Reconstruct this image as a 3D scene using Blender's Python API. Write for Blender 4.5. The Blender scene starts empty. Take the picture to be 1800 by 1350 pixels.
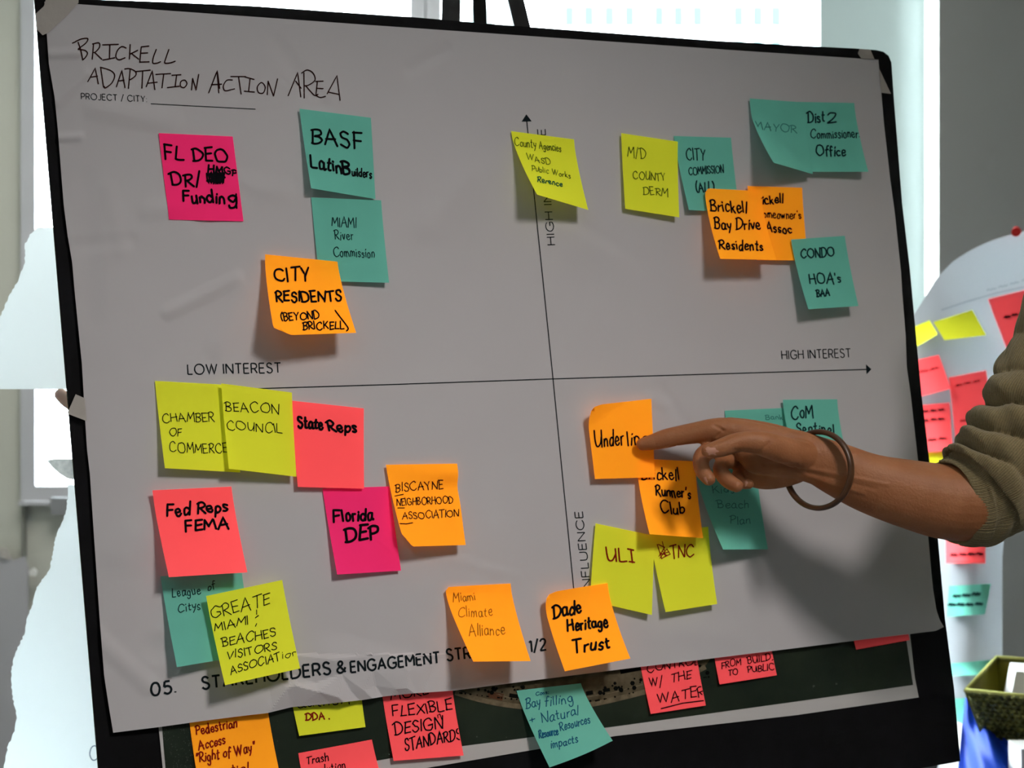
import bpy, bmesh, math, random
import numpy as np
from mathutils import Vector, Matrix
from mathutils.bvhtree import BVHTree
R = random.Random(7)
scene = bpy.context.scene
COL = scene.collection

# ------------------------------------------------------------------ camera, world, light, exposure
CAMH = 1.30
FPX = 2600.0
cam_d = bpy.data.cameras.new('camera'); cam = bpy.data.objects.new('camera', cam_d); COL.objects.link(cam)
cam.location = (0, 0, CAMH); cam.rotation_euler = (math.radians(90), 0, 0)
cam_d.sensor_width = 36.0; cam_d.lens = FPX / 1800 * 36
cam_d.clip_start = 0.05; cam_d.clip_end = 200
cam_d.dof.use_dof = True; cam_d.dof.focus_distance = 1.48; cam_d.dof.aperture_fstop = 8.5
scene.camera = cam

w = bpy.data.worlds.new('sky'); scene.world = w; w.use_nodes = True
bg = w.node_tree.nodes['Background']; bg.inputs[0].default_value = (0.86, 0.97, 1.0, 1); bg.inputs[1].default_value = 78.0

def area(name, loc, target, size, power, col, sizey=None):
    l = bpy.data.lights.new(name, 'AREA'); l.energy = power; l.color = col
    l.shape = 'RECTANGLE'; l.size = size; l.size_y = sizey or size
    o = bpy.data.objects.new(name, l); COL.objects.link(o); o.location = loc
    o.rotation_euler = (Vector(target) - Vector(loc)).to_track_quat('-Z', 'Y').to_euler()
    return o
l = bpy.data.lights.new('ceiling_spot_lamp', 'SPOT'); l.energy = 134; l.color = (1.0, 0.93, 0.875); l.spot_size = math.radians(72); l.spot_blend = 1.0; l.shadow_soft_size = 0.22
o = bpy.data.objects.new('ceiling_spot_lamp', l); COL.objects.link(o); o.location = (1.12, 0.10, 2.70)
o.rotation_euler = (Vector((-0.32, 1.28, 0.07)) - o.location).to_track_quat('-Z', 'Y').to_euler()
area('added_fill_back', (-0.6, 2.9, 2.86), (-0.6, 2.9, 0), 1.2, 42.0, (1.0, 0.97, 0.90))  # added fill without a fixture, brightens the back wall, partition and torn sheets
area('added_fill_front', (-0.5, -1.3, 2.86), (-0.3, -1.0, 0), 1.2, 9.0, (0.97, 0.98, 1.0))  # added fill behind the camera, raises the ambient level
area('added_alcove_fill', (2.3, 4.05, 2.5), (1.2, 4.4, 1.6), 0.5, 8.0, (0.86, 1.0, 0.98))  # added lamp, unseen behind the partition, brightens the rounded side of the column

scene.view_settings.view_transform = 'Standard'
scene.view_settings.look = 'None'
scene.view_settings.exposure = 0.0
scene.view_settings.gamma = 1.0
scene.view_settings.use_curve_mapping = False
scene.cycles.max_bounces = 8
scene.cycles.transparent_max_bounces = 12
scene.cycles.sample_clamp_indirect = 4.0

# ------------------------------------------------------------------ geometry of the board plane
R1 = Vector((0.9135, 0.4055, 0.0323)).normalized()            # along the sheet, to the right
DN = Vector((0.1026, -0.0311, -1.0)).normalized()             # down the sheet
NN = R1.cross(DN).normalized()
if NN.y > 0: NN = -NN                                          # out of the board towards the viewer
SC = 1.42
U = 0.00117                                                    # one unit of height above the sheet
ORG = Vector((-822 / FPX * SC, SC, CAMH + 672 / FPX * SC))     # a point of the sheet plane
CAM = Vector((0, 0, CAMH))
def ray(x, y): return Vector(((x - 900) / FPX, 1.0, -(y - 675) / FPX))
def P(x, y, d=0.0):                                            # point d millimetres in front of the sheet plane
    r = ray(x, y); k = ((ORG + NN * (d * U) - CAM).dot(NN)) / r.dot(NN)
    return CAM + r * k
def PY(x, y, Y):                                               # point at depth Y
    return CAM + ray(x, y) * Y
def proj(p):
    q = p - CAM; return (900 + q.x / q.y * FPX, 675 - q.z / q.y * FPX)

# ------------------------------------------------------------------ materials
def mat(name, col, rough=0.8, kind='diffuse', noise=0.0, nscale=60.0, bump=0.0, bscale=200.0, trans=0.0, spec=0.3, metal=0.0, transcol=None, sheen=0.0, col2=None, detail=4.0):
    m = bpy.data.materials.new(name); m.use_nodes = True
    nt = m.node_tree; nt.nodes.clear(); N = nt.nodes; L = nt.links
    out = N.new('ShaderNodeOutputMaterial')
    tc = N.new('ShaderNodeTexCoord')
    c = None
    if noise > 0 or col2 is not None:
        nz = N.new('ShaderNodeTexNoise'); nz.inputs['Scale'].default_value = nscale; nz.inputs['Detail'].default_value = detail
        L.new(tc.outputs['Object'], nz.inputs['Vector'])
        mx = N.new('ShaderNodeMix'); mx.data_type = 'RGBA'; mx.clamp_result = False
        a = col if col2 is not None else tuple(v * (1 - noise) for v in col)
        b = col2 if col2 is not None else tuple(v * (1 + noise) for v in col)
        mx.inputs[6].default_value = (*a, 1); mx.inputs[7].default_value = (*b, 1)
        mr = N.new('ShaderNodeMapRange'); mr.inputs[1].default_value = 0.3; mr.inputs[2].default_value = 0.7
        L.new(nz.outputs[0], mr.inputs[0]); L.new(mr.outputs[0], mx.inputs[0]); c = mx.outputs[2]
    bp = None
    if bump > 0:
        n2 = N.new('ShaderNodeTexNoise'); n2.inputs['Scale'].default_value = bscale; n2.inputs['Detail'].default_value = 3
        L.new(tc.outputs['Object'], n2.inputs['Vector'])
        bp = N.new('ShaderNodeBump'); bp.inputs['Strength'].default_value = bump; bp.inputs['Distance'].default_value = 0.002
        L.new(n2.outputs[0], bp.inputs['Height'])
    def setc(sock, k=(*col, 1)):
        if c is not None: L.new(c, sock)
        else: sock.default_value = k
    if kind == 'diffuse':
        s = N.new('ShaderNodeBsdfDiffuse'); setc(s.inputs[0])
        if bp: L.new(bp.outputs[0], s.inputs['Normal'])
        if trans > 0:
            t = N.new('ShaderNodeBsdfTranslucent')
            if transcol: t.inputs[0].default_value = (*transcol, 1)
            else: setc(t.inputs[0])
            x = N.new('ShaderNodeMixShader'); x.inputs[0].default_value = trans
            L.new(s.outputs[0], x.inputs[1]); L.new(t.outputs[0], x.inputs[2]); s = x
    elif kind == 'tape':
        s0 = N.new('ShaderNodeBsdfPrincipled'); s0.inputs['Base Color'].default_value = (*col, 1); s0.inputs['Roughness'].default_value = rough
        if bp: L.new(bp.outputs[0], s0.inputs['Normal'])
        t = N.new('ShaderNodeBsdfTransparent'); s = N.new('ShaderNodeMixShader'); s.inputs[0].default_value = trans
        L.new(s0.outputs[0], s.inputs[1]); L.new(t.outputs[0], s.inputs[2])
    elif kind == 'glass':
        s0 = N.new('ShaderNodeBsdfGlossy'); s0.inputs['Roughness'].default_value = 0.02
        t = N.new('ShaderNodeBsdfTransparent'); t.inputs[0].default_value = (*col, 1); s = N.new('ShaderNodeMixShader'); s.inputs[0].default_value = 0.95
        L.new(s0.outputs[0], s.inputs[1]); L.new(t.outputs[0], s.inputs[2])
    else:
        s = N.new('ShaderNodeBsdfPrincipled'); setc(s.inputs['Base Color'])
        s.inputs['Roughness'].default_value = rough; s.inputs['Metallic'].default_value = metal
        s.inputs['Specular IOR Level'].default_value = spec
        if sheen: s.inputs['Sheen Weight'].default_value = sheen
        if kind == 'skin':
            s.inputs['Subsurface Weight'].default_value = 0.15; s.inputs['Subsurface Radius'].default_value = (0.012, 0.005, 0.003); s.inputs['Subsurface Scale'].default_value = 0.4
        if bp: L.new(bp.outputs[0], s.inputs['Normal'])
    L.new(s.outputs[0], out.inputs[0])
    return m

PAPER = mat('white_paper', (0.60, 0.580, 0.605), noise=0.015, nscale=9, bump=0.10, bscale=30)
INK = mat('printed_ink', (0.012, 0.018, 0.022))
PEN = mat('black_marker', (0.006, 0.006, 0.008))
BROWN = mat('dark_brown_marker', (0.028, 0.009, 0.008))
REDINK = mat('dark_red_marker', (0.24, 0.016, 0.008))
BLUEINK = mat('blue_pen_ink', (0.012, 0.10, 0.20))
OLIVEINK = mat('thin_olive_pen', (0.10, 0.13, 0.012))
GREENINK = mat('green_black_pen', (0.012, 0.10, 0.05))
FAINT = mat('faint_teal_ink', (0.055, 0.25, 0.22))
FAINTB = mat('faint_ochre_ink', (0.28, 0.12, 0.01))
DARKTEAL = mat('dark_pen_on_teal', (0.010, 0.035, 0.038))
NC = {
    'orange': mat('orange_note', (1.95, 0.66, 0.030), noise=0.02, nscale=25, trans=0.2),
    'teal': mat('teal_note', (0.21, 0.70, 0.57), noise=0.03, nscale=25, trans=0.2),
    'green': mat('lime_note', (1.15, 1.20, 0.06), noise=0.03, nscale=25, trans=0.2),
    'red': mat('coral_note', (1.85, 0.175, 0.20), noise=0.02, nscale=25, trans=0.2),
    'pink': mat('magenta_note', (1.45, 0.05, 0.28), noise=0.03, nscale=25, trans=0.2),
}
BOARD = mat('black_foam_board', (0.005, 0.005, 0.006), kind='p', rough=0.7, spec=0.1, noise=0.15, nscale=40)
CORE = mat('board_core', (0.05, 0.045, 0.03))
TAPE = mat('masking_tape', (0.60, 0.56, 0.52), kind='tape', trans=0.32, rough=0.55, bump=0.3, bscale=120)
METALBLACK = mat('easel_black_metal', (0.012, 0.011, 0.012), kind='p', rough=0.4, spec=0.4)
SKIN = mat('skin', (0.31, 0.118, 0.046), kind='skin', rough=0.5, spec=0.3, col2=(0.38, 0.155, 0.068), nscale=35, bump=0.25, bscale=420)
SKINB = mat('skin_pale', (0.88, 0.62, 0.54), kind='skin', rough=0.5, bump=0.2, bscale=300)
NAIL = mat('fingernail', (0.55, 0.27, 0.19), kind='p', rough=0.25, spec=0.5, noise=0.03, nscale=200)

# ------------------------------------------------------------------ object helpers
def link(name, me, parent=None, mats=()):
    o = bpy.data.objects.new(name, me); COL.objects.link(o)
    for m in (mats if isinstance(mats, (list, tuple)) else [mats]):
        if me is not None: me.materials.append(m)
    if parent is not None: o.parent = parent
    return o
def mesh(name, vs, fs, m, parent=None, smooth=False):
    me = bpy.data.meshes.new(name); me.from_pydata([tuple(v) for v in vs], [], fs); me.update()
    if smooth: me.polygons.foreach_set('use_smooth', [True] * len(me.polygons))
    return link(name, me, parent, m)
def tag(o, label=None, cat=None, group=None, kind=None):
    if label: o['label'] = label
    if cat: o['category'] = cat
    if group: o['group'] = group
    if kind: o['kind'] = kind
    return o
def empty(name, loc=(0, 0, 0)):
    o = bpy.data.objects.new(name, None); COL.objects.link(o); o.location = loc; o.empty_display_size = 0.05
    bpy.context.view_layer.update(); return o
def child(o, parent):                                          # parent, keeping the world placement
    o.parent = parent; o.matrix_parent_inverse = Matrix.Translation(parent.location).inverted(); return o
class MB:
    def __init__(s): s.v = []; s.f = []
    def add(s, vs, fs):
        k = len(s.v); s.v += [Vector(v) for v in vs]; s.f += [tuple(i + k for i in f) for f in fs]; return s
    def box(s, a, b):
        x0, y0, z0 = a; x1, y1, z1 = b
        return s.add([(x0, y0, z0), (x1, y0, z0), (x1, y1, z0), (x0, y1, z0), (x0, y0, z1), (x1, y0, z1), (x1, y1, z1), (x0, y1, z1)],
                     [(0, 3, 2, 1), (4, 5, 6, 7), (0, 1, 5, 4), (1, 2, 6, 5), (2, 3, 7, 6), (3, 0, 4, 7)])
    def prism(s, pts, vec):                                     # pts: a planar polygon, extruded by vec
        n = len(pts); pts = [Vector(p) for p in pts]; vec = Vector(vec)
        return s.add(pts + [p + vec for p in pts], [tuple(range(n)), tuple(range(2 * n - 1, n - 1, -1))] + [(i, i + n, (i + 1) % n + n, (i + 1) % n) for i in range(n)])
    def tube(s, pts, rad, seg=12, flat=1.0, up=None, caps=True):
        pts = [Vector(p) for p in pts]; n = len(pts); rings = []
        rad = rad if isinstance(rad, (list, tuple)) else [rad] * n
        fl = flat if isinstance(flat, (list, tuple)) else [flat] * n
        up = Vector(up) if up is not None else Vector((0, 0, 1))
        for i in range(n):
            t = (pts[min(i + 1, n - 1)] - pts[max(i - 1, 0)]).normalized()
            a = (up - t * up.dot(t))
            if a.length < 1e-4: a = Vector((1, 0, 0)) - t * t.x
            a.normalize(); b = t.cross(a).normalized()
            rings.append([pts[i] + a * (rad[i] * math.cos(2 * math.pi * k / seg)) + b * (rad[i] * fl[i] * math.sin(2 * math.pi * k / seg)) for k in range(seg)])
        vs = [v for r in rings for v in r]; fs = []
        for i in range(n - 1):
            for k in range(seg):
                fs.append((i * seg + k, i * seg + (k + 1) % seg, (i + 1) * seg + (k + 1) % seg, (i + 1) * seg + k))
        if caps: fs += [tuple(range(seg - 1, -1, -1)), tuple((n - 1) * seg + k for k in range(seg))]
        return s.add(vs, fs)
    def build(s, name, m, parent=None, smooth=False): return mesh(name, s.v, s.f, m, parent, smooth)

def interp(pts, n):                                            # even resample of a polyline
    L = [0]
    for a, b in zip(pts, pts[1:]): L.append(L[-1] + math.dist(a, b))
    out = []; j = 0
    for i in range(n + 1):
        t = L[-1] * i / n
        while j < len(L) - 2 and L[j + 1] < t: j += 1
        k = (t - L[j]) / max(1e-9, L[j + 1] - L[j]); out.append(tuple(a + (b - a) * k for a, b in zip(pts[j], pts[j + 1])))
    return out
def catmull(p, sub=5):
    n = len(p)
    if n < 3: return list(p)
    closed = math.dist(p[0], p[-1]) < 1e-6
    g = lambda i: p[i % (n - 1)] if closed else (p[0] if i < 0 else p[min(i, n - 1)])
    out = []
    for i in range(n - 1):
        a, b, c, d = g(i - 1), g(i), g(i + 1), g(i + 2)
        for k in range(sub):
            t = k / sub
            out.append(tuple(0.5 * (2 * b[j] + (c[j] - a[j]) * t + (2 * a[j] - 5 * b[j] + 4 * c[j] - d[j]) * t * t + (3 * b[j] - a[j] - 3 * c[j] + d[j]) * t ** 3) for j in range(len(b))))
    out.append(tuple(p[-1])); return out

# ------------------------------------------------------------------ stroke letters
G = {}
def g(ch, wd, s): G[ch] = (wd, [(t.startswith('~'), [tuple(float(q) for q in p.split(',')) for p in t.lstrip('~').split()]) for t in s.split('|')])
g('A', 78, '0,0 39,100 78,0|14,34 64,34')
g('B', 58, '0,0 0,100|~0,100 30,100 49,92 53,76 47,60 28,53 2,53|~2,53 34,53 53,45 58,27 52,9 32,0 0,0')
g('C', 84, '~84,80 68,95 44,101 20,91 4,67 4,33 20,9 44,-1 68,5 84,20')
g('D', 76, '0,0 0,100|~0,100 34,100 60,88 75,64 75,36 60,12 34,0 0,0')
g('E', 54, '0,0 0,100|0,100 54,100|0,52 48,52|0,0 54,0')
g('F', 52, '0,0 0,100|0,100 52,100|0,50 46,50')
g('G', 86, '~83,82 68,96 44,101 20,91 4,67 4,33 20,9 46,-1 68,4 86,18|86,18 86,46 50,46')
g('H', 70, '0,0 0,100|70,0 70,100|0,52 70,52')
g('I', 6, '3,0 3,100')
g('|', 40, '20,0 20,100|0,100 42,98|-3,0 40,2')
g('J', 44, '~44,100 44,30 36,6 20,-2 2,8')
g('K', 62, '0,0 0,100|60,100 2,38|20,56 62,0')
g('L', 48, '0,100 0,0|0,0 48,0')
g('M', 84, '0,0 0,100|0,100 42,38|42,38 84,100|84,100 84,0')
g('N', 72, '0,0 0,100|0,100 72,0|72,0 72,100')
g('O', 98, '~49,101 23,94 5,73 0,50 5,27 23,6 49,-1 75,6 93,27 98,50 93,73 75,94 49,101')
g('P', 56, '0,0 0,100|~0,100 30,100 50,92 57,72 50,50 30,42 0,42')
g('R', 60, '0,0 0,100|~0,100 30,100 50,92 57,73 50,54 30,46 0,46|32,46 60,0')
g('S', 58, '~54,84 42,96 26,101 10,94 4,78 12,62 30,53 48,44 57,26 50,8 32,-1 14,4 1,17')
g('T', 66, '33,0 33,100|0,100 66,100')
g('U', 70, '~0,100 0,36 8,10 35,-1 62,10 70,36 70,100')
g('V', 74, '0,100 37,0 74,100')
g('W', 112, '0,100 30,0 56,100 82,0 112,100')
g('X', 64, '0,0 64,100|0,100 64,0')
g('Y', 66, '0,100 33,46 66,100|33,46 33,0')
g('Z', 62, '0,100 62,100 0,0 62,0')
g('&', 76, '~76,0 50,30 22,62 14,82 26,99 42,99 52,84 44,66 18,46 2,28 8,8 30,-2 54,8 68,26 76,44')
g('/', 44, '0,-12 44,112'); g(':', 6, '3,0 3,8|3,52 3,60'); g('.', 6, '3,0 3,9'); g(',', 8, '6,8 2,-14')
g("'", 8, '5,105 3,82'); g('"', 22, '3,105 1,78|18,105 16,78'); g('-', 36, '2,46 36,46'); g('+', 44, '22,14 22,78|0,46 44,46')
g('(', 24, '~22,112 6,80 2,45 10,10 24,-14'); g(')', 24, '~2,112 18,80 22,45 14,10 0,-14')
g('0', 66, '~33,101 12,90 1,50 12,10 33,-1 54,10 65,50 54,90 33,101')
g('1', 24, '0,88 22,100|22,100 22,0')
g('2', 58, '~3,80 14,96 32,101 50,92 54,72 42,50 20,26 0,0|0,0 58,0')
g('5', 58, '50,100 12,100|12,100 6,56|~6,56 28,62 50,53 58,32 50,9 28,-1 2,12')
g('a', 50, '~46,54 26,62 6,48 2,24 12,2 30,2 44,20 47,56|~47,56 46,22 52,2 60,4')
g('b', 48, '0,102 2,0|~2,30 14,54 32,58 46,42 46,18 32,2 14,2 2,16')
g('c', 44, '~44,50 28,62 8,52 2,28 12,6 28,-1 46,10')
g('d', 50, '~46,44 28,58 8,46 2,24 12,2 30,2 44,22|50,104 48,0')
g('e', 46, '~3,30 40,34 38,54 22,62 6,50 2,24 14,2 34,0 50,14')
g('f', 34, '~40,96 26,104 16,92 14,50 12,-10|0,56 34,58')
g('g', 48, '~44,54 24,62 4,48 4,22 20,6 38,16 44,50|~44,50 46,0 38,-32 18,-36 4,-22')
g('h', 46, '0,104 2,0|~2,34 18,58 36,56 42,36 44,0')
g('i', 6, '3,0 3,58|3,78 4,84')
g('k', 42, '0,104 2,0|38,58 4,26|14,34 44,0')
g('l', 6, '2,104 4,0')
g('m', 74, '2,0 2,58|~2,38 14,58 28,54 34,32 34,0|~34,36 46,58 62,54 70,30 72,0')
g('n', 44, '2,0 2,58|~2,36 18,58 34,56 42,34 43,0')
g('o', 46, '~24,60 6,50 1,28 8,6 24,-1 40,6 46,30 40,52 24,60')
g('p', 46, '2,58 2,-40|~2,44 18,60 38,54 46,30 36,6 18,0 2,14')
g('q', 46, '~44,56 24,60 4,46 4,20 20,4 38,12 44,46|44,58 46,-38')
g('r', 30, '2,0 2,58|~2,34 14,54 32,58')
g('s', 38, '~36,50 22,60 6,54 8,38 30,26 36,10 20,-2 2,6')
g('t', 34, '~16,92 14,20 20,2 34,4|0,60 34,62')
g('u', 46, '~2,58 2,16 14,-1 32,4 42,24|44,58 46,0')
g('v', 40, '0,58 18,0 40,60')
g('w', 62, '0,58 16,0 32,50 46,0 62,60')
g('y', 44, '~0,58 6,26 22,20 40,34|44,60 34,0 14,-36')
g('x', 44, '0,58 44,0|0,0 44,58')
g('~', 60, '~0,20 14,50 26,10 40,44 52,12 62,30')
g('#', 70, '~0,0 20,100 8,10 34,95 26,0 50,100 44,5 68,90 70,10 4,50 66,60')

GH = dict(G)
def gh(ch, wd, s): GH[ch] = (wd, [(t.startswith('~'), [tuple(float(q) for q in p.split(',')) for p in t.lstrip('~').split()]) for t in s.split('|')])
gh('B', 58, '4,0 0,96|~-14,90 18,104 46,96 52,76 40,60 12,52|~12,54 44,48 60,28 48,6 18,-4 -6,2')
gh('D', 74, '6,0 2,96|~-16,92 24,104 58,88 76,58 66,22 36,2 -4,-4')
gh('R', 60, '2,0 2,96|~-14,88 20,104 48,96 54,74 38,54 10,46|14,50 40,22 66,-4')
gh('P', 56, '4,0 2,96|~-14,90 22,104 52,92 56,68 34,48 6,44')
gh('E', 54, '0,98 2,0|-6,100 54,104|2,52 46,56|0,0 56,4')
gh('A', 76, '-4,-4 36,104 78,-6|8,34 70,40')
gh('N', 72, '0,0 2,98|0,102 66,-2|68,-4 76,106')
gh('M', 84, '-4,0 8,100|8,98 36,34|36,34 76,102|76,102 86,-4')
gh('T', 66, '34,-4 30,98|-6,96 72,104')
gh('H', 68, '-2,0 4,102|70,-2 66,104|0,48 72,56')
gh('C', 78, '~80,84 58,102 24,92 2,58 8,18 36,-4 62,0 84,16')
gh('L', 46, '2,104 -2,4|~-2,4 14,-2 50,4')
gh('I', 6, '4,-2 2,102')
gh('U', 66, '~-4,98 0,40 12,6 36,-2 56,22 64,60|66,100 70,-4')
class Host:                                                    # anything letters can be written on
    def __init__(s, obj):
        me = obj.data; mw = obj.matrix_world
        s.bvh = BVHTree.FromPolygons([v.co.copy() for v in me.vertices], [tuple(p.vertices) for p in me.polygons]); s.obj = obj
    def at(s, x, y, off=0.35):
        r = ray(x, y).normalized(); h = s.bvh.ray_cast(CAM, r, 30)
        if h[0] is None: return None
        n = h[1] if h[1].dot(r) < 0 else -h[1]
        return h[0] + n * (off / 1000)

class Pen:
    def __init__(s, host, m, name='lettering', off=0.35, label=None): s.h = host; s.m = m; s.mb = MB(); s.name = name; s.off = off
    def stroke(s, pts, wd, roundcap=True):
        pts = [p for i, p in enumerate(pts) if i == 0 or math.dist(p, pts[i - 1]) > 0.05]
        if len(pts) < 2: return
        hw = wd / 2; q = []; n = len(pts)
        # break long segments so that the ribbon follows the curved paper
        dense = [pts[0]]
        for a, b in zip(pts, pts[1:]):
            k = max(1, int(math.dist(a, b) / 5.0))
            for i in range(1, k + 1): dense.append((a[0] + (b[0] - a[0]) * i / k, a[1] + (b[1] - a[1]) * i / k))
        pts = dense; n = len(pts)
        def norm(i):
            a = pts[max(i - 1, 0)]; b = pts[min(i + 1, n - 1)]; l = math.dist(a, b) or 1
            return (-(b[1] - a[1]) / l, (b[0] - a[0]) / l)
        prev = None
        for i in range(n):
            nx, ny = norm(i); x, y = pts[i]
            if 0 < i < n - 1:                                   # mitre
                a = pts[i - 1]; b = pts[i + 1]
                d1 = ((x - a[0]), (y - a[1])); d2 = ((b[0] - x), (b[1] - y))
                l1 = math.hypot(*d1) or 1; l2 = math.hypot(*d2) or 1
                c = max(-0.6, (d1[0] * d2[0] + d1[1] * d2[1]) / l1 / l2); k = min(1.6, 1 / math.sqrt((1 + c) / 2))
            else: k = 1
            A = s.h.at(x + nx * hw * k, y + ny * hw * k, s.off); B = s.h.at(x - nx * hw * k, y - ny * hw * k, s.off)
            if A is None or B is None: prev = None; continue
            if prev is not None and (A - prev[0]).length < 0.03: s.mb.add([prev[0], prev[1], B, A], [(0, 1, 2, 3)])
            prev = (A, B)
        if roundcap and wd > 1.2:
            for e, i in ((0, 0), (n - 1, n - 1)): s.dot(pts[i][0], pts[i][1], wd * 0.5)
    def dot(s, x, y, r):
        v = [s.h.at(x + r * math.cos(a * math.pi / 3), y + r * math.sin(a * math.pi / 3), s.off) for a in range(6)]
        if all(q is not None for q in v): s.mb.add(v, [(0, 1, 2, 3, 4, 5)])
    def text(s, t, x0, y0, x1, y1, h, wd, lean=0.09, hand=True, gap=None, wob=1.0, upx=None):
        gap = gap if gap is not None else (20 if not hand else 24)
        xs = []; cur = 0
        for ch in t:
            if ch == ' ': xs.append(None); cur += 42; continue
            xs.append(cur); cur += G[ch][0] + gap
        tot = max(1, cur - gap); L = math.dist((x0, y0), (x1, y1)); sx = L / tot
        wob *= max(.3, min(1, sx * 115 / h))
        if hand: wd *= 1.22 if wd >= 3 else (1.1 if wd >= 2.2 else 1.0)
        ux, uy = (x1 - x0) / L, (y1 - y0) / L
        vx, vy = upx if upx else (lean, -1.0)
        for ch, cx in zip(t, xs):
            if cx is None: continue
            j = (R.uniform(-.11, .11) * wob, R.uniform(-.07, .09) * wob, R.uniform(-.13, .13) * wob) if hand else (0, 0, 0)
            for sm, pts in (GH if hand else G)[ch][1]:
                q = []
                for (px, py) in pts:
                    if hand: px += R.uniform(-4, 4) * wob; py += R.uniform(-4.5, 4.5) * wob
                    a = (cx + px + j[2] * py) * sx; b = (py / 100 * (1 + j[0]) + j[1]) * h
                    q.append((x0 + ux * a - vx * -b * 1.0, y0 + uy * a + vy * b))
                if sm: q = catmull(q, 4)
                elif hand and len(q) > 2: q = catmull(q, 3) if ch.islower() else q
                s.stroke(q, wd, hand)
    def line(s, pts, wd, smooth=False): s.stroke(catmull(pts) if smooth else list(pts), wd, False)
    def done(s, parent=None, label=None):
        if not s.mb.v: return None
        o = s.mb.build(s.name, s.m); o.parent = parent
        if label: o['label'] = label
        return o

# ------------------------------------------------------------------ room shell
WALLM = mat('painted_wall', (0.55, 0.55, 0.49), noise=0.02, nscale=3, bump=0.15, bscale=90)
WALLG = mat('grey_partition_paint', (0.36, 0.36, 0.345), noise=0.02, nscale=3, bump=0.15, bscale=90)
CEILM = mat('ceiling_paint', (0.75, 0.75, 0.73), noise=0.02, nscale=2)
FLOORM = mat('grey_carpet', (0.16, 0.16, 0.17), noise=0.2, nscale=250, bump=0.4, bscale=600)
FRAMEM = mat('window_frame_paint', (0.50, 0.50, 0.53), kind='p', rough=0.5, noise=0.02, nscale=8)
COLM = mat('column_paint', (0.42, 0.47, 0.465), noise=0.015, nscale=3, bump=0.1, bscale=80)
GLASS = mat('window_glass', (0.97, 0.99, 0.99), kind='glass')
YB = 4.5
XL, XR, YF, ZC = -2.6, 3.4, -2.6, 2.9
def wx(x, Y=YB): return (x - 900) / FPX * Y
def wz(y, Y=YB): return CAMH - (y - 675) / FPX * Y
def struct(o): o['kind'] = 'structure'; return o
struct(MB().box((XL, YF, -0.1), (XR, YB + .2, 0)).build('floor', FLOORM))
struct(MB().box((XL, YF, ZC), (XR, YB + .2, ZC + .1)).build('ceiling', CEILM))
struct(MB().box((XL - .15, YF, 0), (XL, YB + .2, ZC)).build('wall_left', WALLM))
struct(MB().box((XL, YF - .15, 0), (XR, YF, ZC)).build('wall_front', WALLM))
# closed right side wall; an added lamp lights the alcove beside it
struct(MB().box((XR, YF, 0), (XR + .15, YB + .2, ZC)).build('wall_right', WALLM))
win = [(wx(68), wx(722), wz(853), 2.65), (wx(776), wx(1441), wz(853), 2.65), (1.62, 2.9, 0.6, 2.75)]
b = MB(); x = XL
for (a, c, z0, z1) in win:
    b.box((x, YB, 0), (a, YB + .04, ZC)); b.box((a, YB, 0), (c, YB + .04, z0)); b.box((a, YB, z1), (c, YB + .04, ZC)); x = c
b.box((x, YB, 0), (XR, YB + .04, ZC)); struct(b.build('wall_back', WALLM))
for i, (a, c, z0, z1) in enumerate(win):
    e = struct(empty('window_%d' % (i + 1), ((a + c) / 2, YB, z0)))
    t = 0.045
    f = MB().box((a - t, YB - .03, z0 - t), (a, YB + .04, z1 + t)).box((c, YB - .03, z0 - t), (c + t, YB + .04, z1 + t)).box((a, YB - .03, z1), (c, YB + .04, z1 + t)).box((a, YB - .03, z0 - t), (c, YB + .1, z0))
    child(f.build('window_frame', FRAMEM), e)
    child(MB().box((a - t, YB - .05, z0 - t - .012), (c + t, YB - .0, z0 - t)).build('window_sill', FRAMEM), e)
    child(MB().box((a, YB + .01, z0), (c, YB + .015, z1)).build('glass_pane', GLASS), e)
# round column beside the second window, lit by the window and added lamp behind the partition
xa, xb, rq = wx(1441, 4.35), wx(1560, 4.35), 0.15
foot = [(xa, YB, 0), (xa, 4.35, 0), (xb, 4.35, 0)] + [(xb + rq * math.sin(math.pi / 2 * k / 24), 4.35 + rq * (1 - math.cos(math.pi / 2 * k / 24)), 0) for k in range(1, 25)] + [(xb + rq, YB, 0)]
struct(MB().prism(foot, (0, 0, ZC)).build('trim_1', COLM))
# grey partition
PX0 = wx(1650, 3.6)
struct(MB().box((PX0, 3.6, 0), (XR, 3.72, ZC)).build('wall_partition', WALLG))

# ------------------------------------------------------------------ building across the street
FAC = mat('sunlit_facade', (0.30, 0.32, 0.32), noise=0.03, nscale=0.5)
CYG = mat('pale_cyan_window_glass', (0.013, 0.023, 0.023), noise=0.08, nscale=0.6)
bld = empty('building', (0, 26, -20)); tag(bld, 'white building across the street with rows of pale cyan windows', 'building')
child(MB().box((-16, 26, -20), (16, 34, 14)).build('wall', FAC), bld)
def bz(y): return wz(y, 25.9)
def bxx(x): return wx(x, 25.9)
cols = [(826, 838), (854, 868), (898, 910), (992, 1010), (1026, 1045), (1062, 1081), (1098, 1116), (1150, 1168), (1184, 1202), (1218, 1236), (1290, 1308), (1324, 1342), (1356, 1374)]
me = None
for k, (a, c) in enumerate(cols):
    for r0 in range(-2, 5):
        ytop = 10 - r0 * 78 if r0 > -2 else 88
        zt, zb = bz(10 + (-r0) * 60), bz(44 + (-r0) * 60)
        o = MB().box((bxx(a), 25.9, zb), (bxx(c), 26.02, zt)).build('window', CYG); child(o, bld)

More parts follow.
